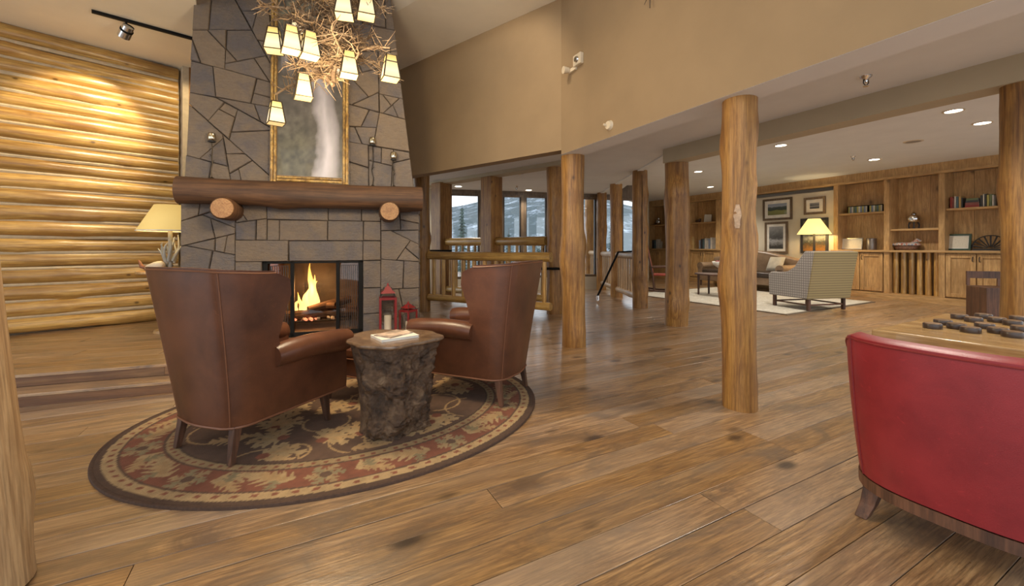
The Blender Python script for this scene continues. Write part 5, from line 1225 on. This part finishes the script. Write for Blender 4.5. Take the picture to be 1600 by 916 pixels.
# ================================================================== LOUNGE: FURNITURE
r0, r1, r2 = fl(1230, 493), fl(1368, 472.5), fl(1078, 474.5); RF = Frame(r0, r1-r0); dl_ = (r2-r0).dot(RF.y); L = (r1-r0).length
t = NT('pale_rug_wool'); nz = t.noise(t.coord(), 6, 4, .6, 1.2); PRG = t.out(t.ramp(nz, [(.42, (.42, .38, .30)), (.5, (.56, .52, .44)), (.56, (.36, .33, .27)), (.6, (.58, .54, .46))]), .95)
fr_ = thing('area_rug', 'pale patterned rectangular rug with dark edge in the lounge', 'rug', (RF.O.x, RF.O.y, 0), RF.rz)
bx(.06, L-.06, .06, 3.7, 0, .014).build('pile', PRG, fr_); MB().box(0, L, 0, .06, 0, .012).box(0, .06, .06, 3.7, 0, .012).box(L-.06, L, .06, 3.7, 0, .012).box(0, L, 3.7, 3.76, 0, .012).build('border', plain('rug_edge', (.12, .09, .06), .95), fr_)
zr2 = .0145
# checked armchair
c1, c2, c3_ = fl(1207, 477), fl(1266, 487), fl(1299, 480); f_ = adir(-13); rt2 = Vector((f_.y, -f_.x, 0)); cc = c2+rt2*.36+f_*.36; cc.z = zr2
ac = thing('armchair', 'grey checked armchair with wooden legs in the lounge', 'armchair', cc, math.radians(13))
side = [(-.42, .22), (.44, .22), (.46, .62), (.40, .68), (.22, .68), (.02, .70), (-.14, .80), (-.26, .98), (-.36, 1.10), (-.47, 1.10), (-.56, 1.08)]
for s in (-1, 1):
    x0_, x1_ = (s*.40, s*.48) if s > 0 else (s*.48, s*.40); MB().prism(side, x0_, x1_, 'x').build('side_panel', CHK, ac, bevel=.015)
bk_ = [(-.40, .24), (-.30, .24), (-.34, 1.04), (-.40, 1.10), (-.52, 1.10), (-.54, 1.04)]; MB().prism(bk_, -.40, .40, 'x').build('backrest', CHK, ac, bevel=.02)
MB().prism([(-.42, .22), (-.40, .22), (-.55, 1.09), (-.57, 1.08)], -.485, .485, 'x').build('back_panel', olive_mat(), ac)
bx(-.40, .40, -.32, .42, .24, .36).build('seat_base', CHK, ac); bx(-.395, .395, -.30, .44, .36, .50).build('seat_cushion', CHK, ac, True, bevel=.035)
for sx_ in (-1, 1):
    for y in (-.36, .38): bx(sx_*.40-.025, sx_*.40+.025, y-.025, y+.025, 0, .225).build('leg', DARKW, ac)
MB().box(-.40, .40, -.37, -.345, .09, .115).box(-.40, .40, .365, .39, .09, .115).box(-.41, -.385, -.36, .38, .09, .115).box(.385, .41, -.36, .38, .09, .115).build('stretcher', DARKW, ac)
# leather camelback sofa along the picture wall
sa, sb_ = S(1100, -.75), S(1252, -.30); Ls = sb_-sa
sf = thing('leather_sofa', 'tan leather camelback sofa under the lounge pictures', 'sofa', (SW.w(sa, -.12).x, SW.w(sa, -.12).y, zr2*0), SW.rz)
poly = [(0, .3), (0, .80)]+[(Ls*i/16, .86+.22*math.sin(math.pi*i/16)**1.4) for i in range(17)]+[(Ls, .80), (Ls, .3)]
MB().prism(poly, -.22, -.02, 'y').build('camel_back', TANL, sf, 60, bevel=.05)
bx(.02, Ls-.02, -.92, -.2, .16, .36).build('seat_base', TANL, sf, bevel=.02)
for k in range(3): bx(.18+(Ls-.36)*k/3, .18+(Ls-.36)*(k+1)/3-.01, -.95, -.2, .36, .50).build('seat_cushion', leather('dark_seat', (.06, .04, .03), (.035, .024, .018)) if k == 0 else bpy.data.materials['dark_seat'], sf, True, bevel=.04)
for s in (0, 1):
    x = .1 if s == 0 else Ls-.1; MB().tube([(x, -.15, .62), (x, -.5, .60), (x, -.93, .60)], [.10, .105, .11], 16).build('rolled_arm', TANL, sf, True); bx(x-.08, x+.08, -.93, -.15, .16, .60).build('arm_side', TANL, sf, bevel=.01)
for x in (.1, Ls-.1):
    for y in (-.88, -.1): MB().cyl(x, y, 0, .17, .022, .03, 10).build('leg', DARKW, sf)
pc_ = thing('cushion', 'plain pale cushion on the sofa beside the armchair', 'cushion', (SW.w(sb_-.55, -.50).x, SW.w(sb_-.55, -.50).y, .505), SW.rz)
mb = MB()
NQ = 12; top_, bot_ = [], []
for j in range(NQ+1):
    for_, bo = [], []
    for i in range(NQ+1):
        u, v = -1+2*i/NQ, -1+2*j/NQ; h_ = .075*(max(0, (1-u**4)*(1-v**4)))**.5; a_l = math.radians(62); y_, z_2 = v*.21, h_
        def tr2(hh): return (u*.21, .0+y_*math.cos(a_l)-hh*math.sin(a_l)*-1*-1, .215+y_*math.sin(a_l)+hh*math.cos(a_l))
        for_.append(tr2(h_)); bo.append(tr2(-h_))
    top_.append(for_); bot_.append(bo)
mb.grid(top_).grid(bot_); mb.build('cover', plain('pale_linen', (.5, .46, .38), .9), pc_, True)
# coffee table
k1, k2 = fl(1090, 462), fl(1122, 467); zt3 = zat(429, (k1.y+k2.y)/2); cf = thing('coffee_table', 'oval dark coffee table in front of the sofa', 'table', ((k1.x+k2.x)/2+.33, (k1.y+k2.y)/2+.15, zr2), SW.rz)
MB().prism([(.62*math.cos(a), .36*math.sin(a)) for a in np.linspace(0, 2*math.pi, 36, endpoint=False)], zt3-.045, zt3-.01).build('tabletop', DARKW, cf, bevel=.008)
for (x, y) in ((-.42, -.18), (.42, -.18), (-.42, .18), (.42, .18)): MB().cyl(x, y, 0, zt3-.045, .022, .03, 10).build('leg', DARKW, cf)
bwp = at(1127, 428, (k1.y+k2.y)/2); bw = thing('footed_bowl', 'white footed bowl with red fruit on the coffee table', 'bowl', (bwp.x, bwp.y, zt3-.01+zr2))
MB().lathe([(.09, 0), (.03, .03), (.025, .09), (.06, .14), (.17, .22), (.2, .3)], 22, cap=False).build('bowl', PAPER, bw, True, solid=.006)
for k in range(5): a = k*1.26; MB().lathe([(.001, -.05), (.035, -.035), (.05, 0), (.035, .035), (.001, .05)], 12, (.085*math.cos(a), .085*math.sin(a), .28), cap=False).build('fruit', REDM, bw, True)
# lamp and round side table
xl_ = S(1272, -.45); zt4 = .62; LP = SW.w(xl_, -.45)
sd = thing('side_table', 'round dark side table under the lounge lamp', 'table', (LP.x, LP.y, 0)); MB().lathe([(.26, zt4-.03), (.27, zt4-.015), (.26, zt4)], 24).build('tabletop', DARKW, sd, True); MB().lathe([(.03, .04), (.04, .3), (.03, zt4-.03)], 12).build('pedestal', DARKW, sd, True); MB().lathe([(.2, 0), (.18, .03), (.05, .05)], 20).build('base', DARKW, sd, True)
l2 = thing('table_lamp', 'table lamp with glowing yellow shade behind the checked armchair', 'lamp', (LP.x, LP.y, zt4)); z0_, z1_ = zat(366, LP.y)-zt4, zat(342, LP.y)-zt4; rb_ = 22.5/F*LP.y
SH2 = emit('yellow_lit_shade', (1, .74, .26), .95)
MB().lathe([(rb_, z0_), (rb_*.36, z1_)], 28, cap=False).build('lamp_shade', SH2, l2, True, solid=.004); MB().lathe([(.12, 0), (.12, .02), (.03, .05), (.08, .18), (.09, .28), (.03, .42), (.02, z0_+.1)], 18).build('base', IRON, l2, True)
lamp('POINT', 'lamp_bulb', (0, 0, z0_+.08), 24, (1, .76, .4), .06, parent=l2)
# rocking chair
rp = fl(1035, 456); rk = thing('rocking_chair', 'tall red backed rocking chair beside the far bookcase', 'rocking chair', (rp.x, rp.y, zr2), math.radians(-110))
REDB = plain('red_woven', (.30, .05, .03), .8, var=.3, sc=30)
for s in (-1, 1):
    MB().tube([(s*.24, -.48+i*.1, .02+.0022*(i-5)**2) for i in range(11)], .022, 8).build('runner', DARKW, rk, True)
    MB().tube([(s*.24, -.2, .03), (s*.24, -.24, .45), (s*.23, -.40, 1.25)], .024, 8).build('back_post', DARKW, rk, True); MB().tube([(s*.25, .22, .04), (s*.25, .22, .64)], .022, 8).build('front_leg', DARKW, rk); MB().tube([(s*.25, -.27, .64), (s*.25, .28, .66)], .024, 8).build('arm', DARKW, rk)
bx(-.24, .24, -.22, .26, .42, .46).build('seat', REDB, rk, bevel=.01); MB().add([(-.21, -.25, .5), (.21, -.25, .5), (.20, -.40, 1.22), (-.20, -.40, 1.22)], [(0, 1, 2, 3)]).build('back_panel', REDB, rk, solid=.02); MB().tube([(-.24, -.405, 1.25), (.24, -.405, 1.25)], .026, 8).build('crest_rail', DARKW, rk)
# dark wooden box seat near the right post
dp = Vector(((1548-800)/F*7.0, 7.0, 0)); dk2 = thing('dark_chair', 'dark wooden box chair partly hidden by the right edge post', 'chair', dp, math.radians(-20))
zb3 = zat(448, 7.0); MB().box(-.19, .25, -.25, .25, 0, zb3).build('seat_box', DARKW, dk2, bevel=.01); zt5, zu5 = zat(435, 7.2), zat(424, 7.2); bx(-.19, .25, .22, .25, zt5, zu5).build('back_rail', DARKW, dk2)
for x in (-.17, .23): bx(x-.02, x+.02, .22, .25, zb3, zt5).build('back_post', DARKW, dk2)
# ceiling cans added above the frame to brighten the great room
for x, y, pw_, lab in ((-3.6, 2.6, 30, 'added recessed fill light above the left deck, out of frame'), (-1.2, 1.2, 40, 'added recessed fill light over the rug, out of frame'), (-3.2, .2, 30, 'added recessed fill light left behind the viewer'), (.6, .4, 20, 'added recessed fill light over the viewer'),
                       (-.15, 4.1, 55, 'added wall washing recessed light beside the chimney, out of frame'), (-.7, 3.3, 60, 'added recessed fill light between rug and tan wall, out of frame')):
    d_ = (Vector((x, y, 0))-C1).dot(nrm); zz = (ZC+max(0, d_)*1.1/5 if x > -3 else ZL)-.03
    aim = Vector((-.35, 5.75, 2.7))-Vector((x, y, zz)) if 'washing' in lab else Vector((0, 0, -1))
    downlight(0, 0, 0, lab, pw_, (x, y, zz), spot=110 if 'washing' in lab else 150, col=(1, .85, .64), aim=aim)
for i, (x, y) in enumerate(((2.75, 3.0), (3.7, 1.2), (6.2, 2.2), (7.6, 4.6))):
    zz = ZSTRIP if i < 2 else ZROOM; downlight(0, 0, 0, ['recessed light in the low strip over the game table, hidden', 'recessed light in the low strip right of the viewer', 'recessed lounge light right of the frame', 'recessed lounge light near the right bookcases, hidden'][i], 120, (x, y, zz))
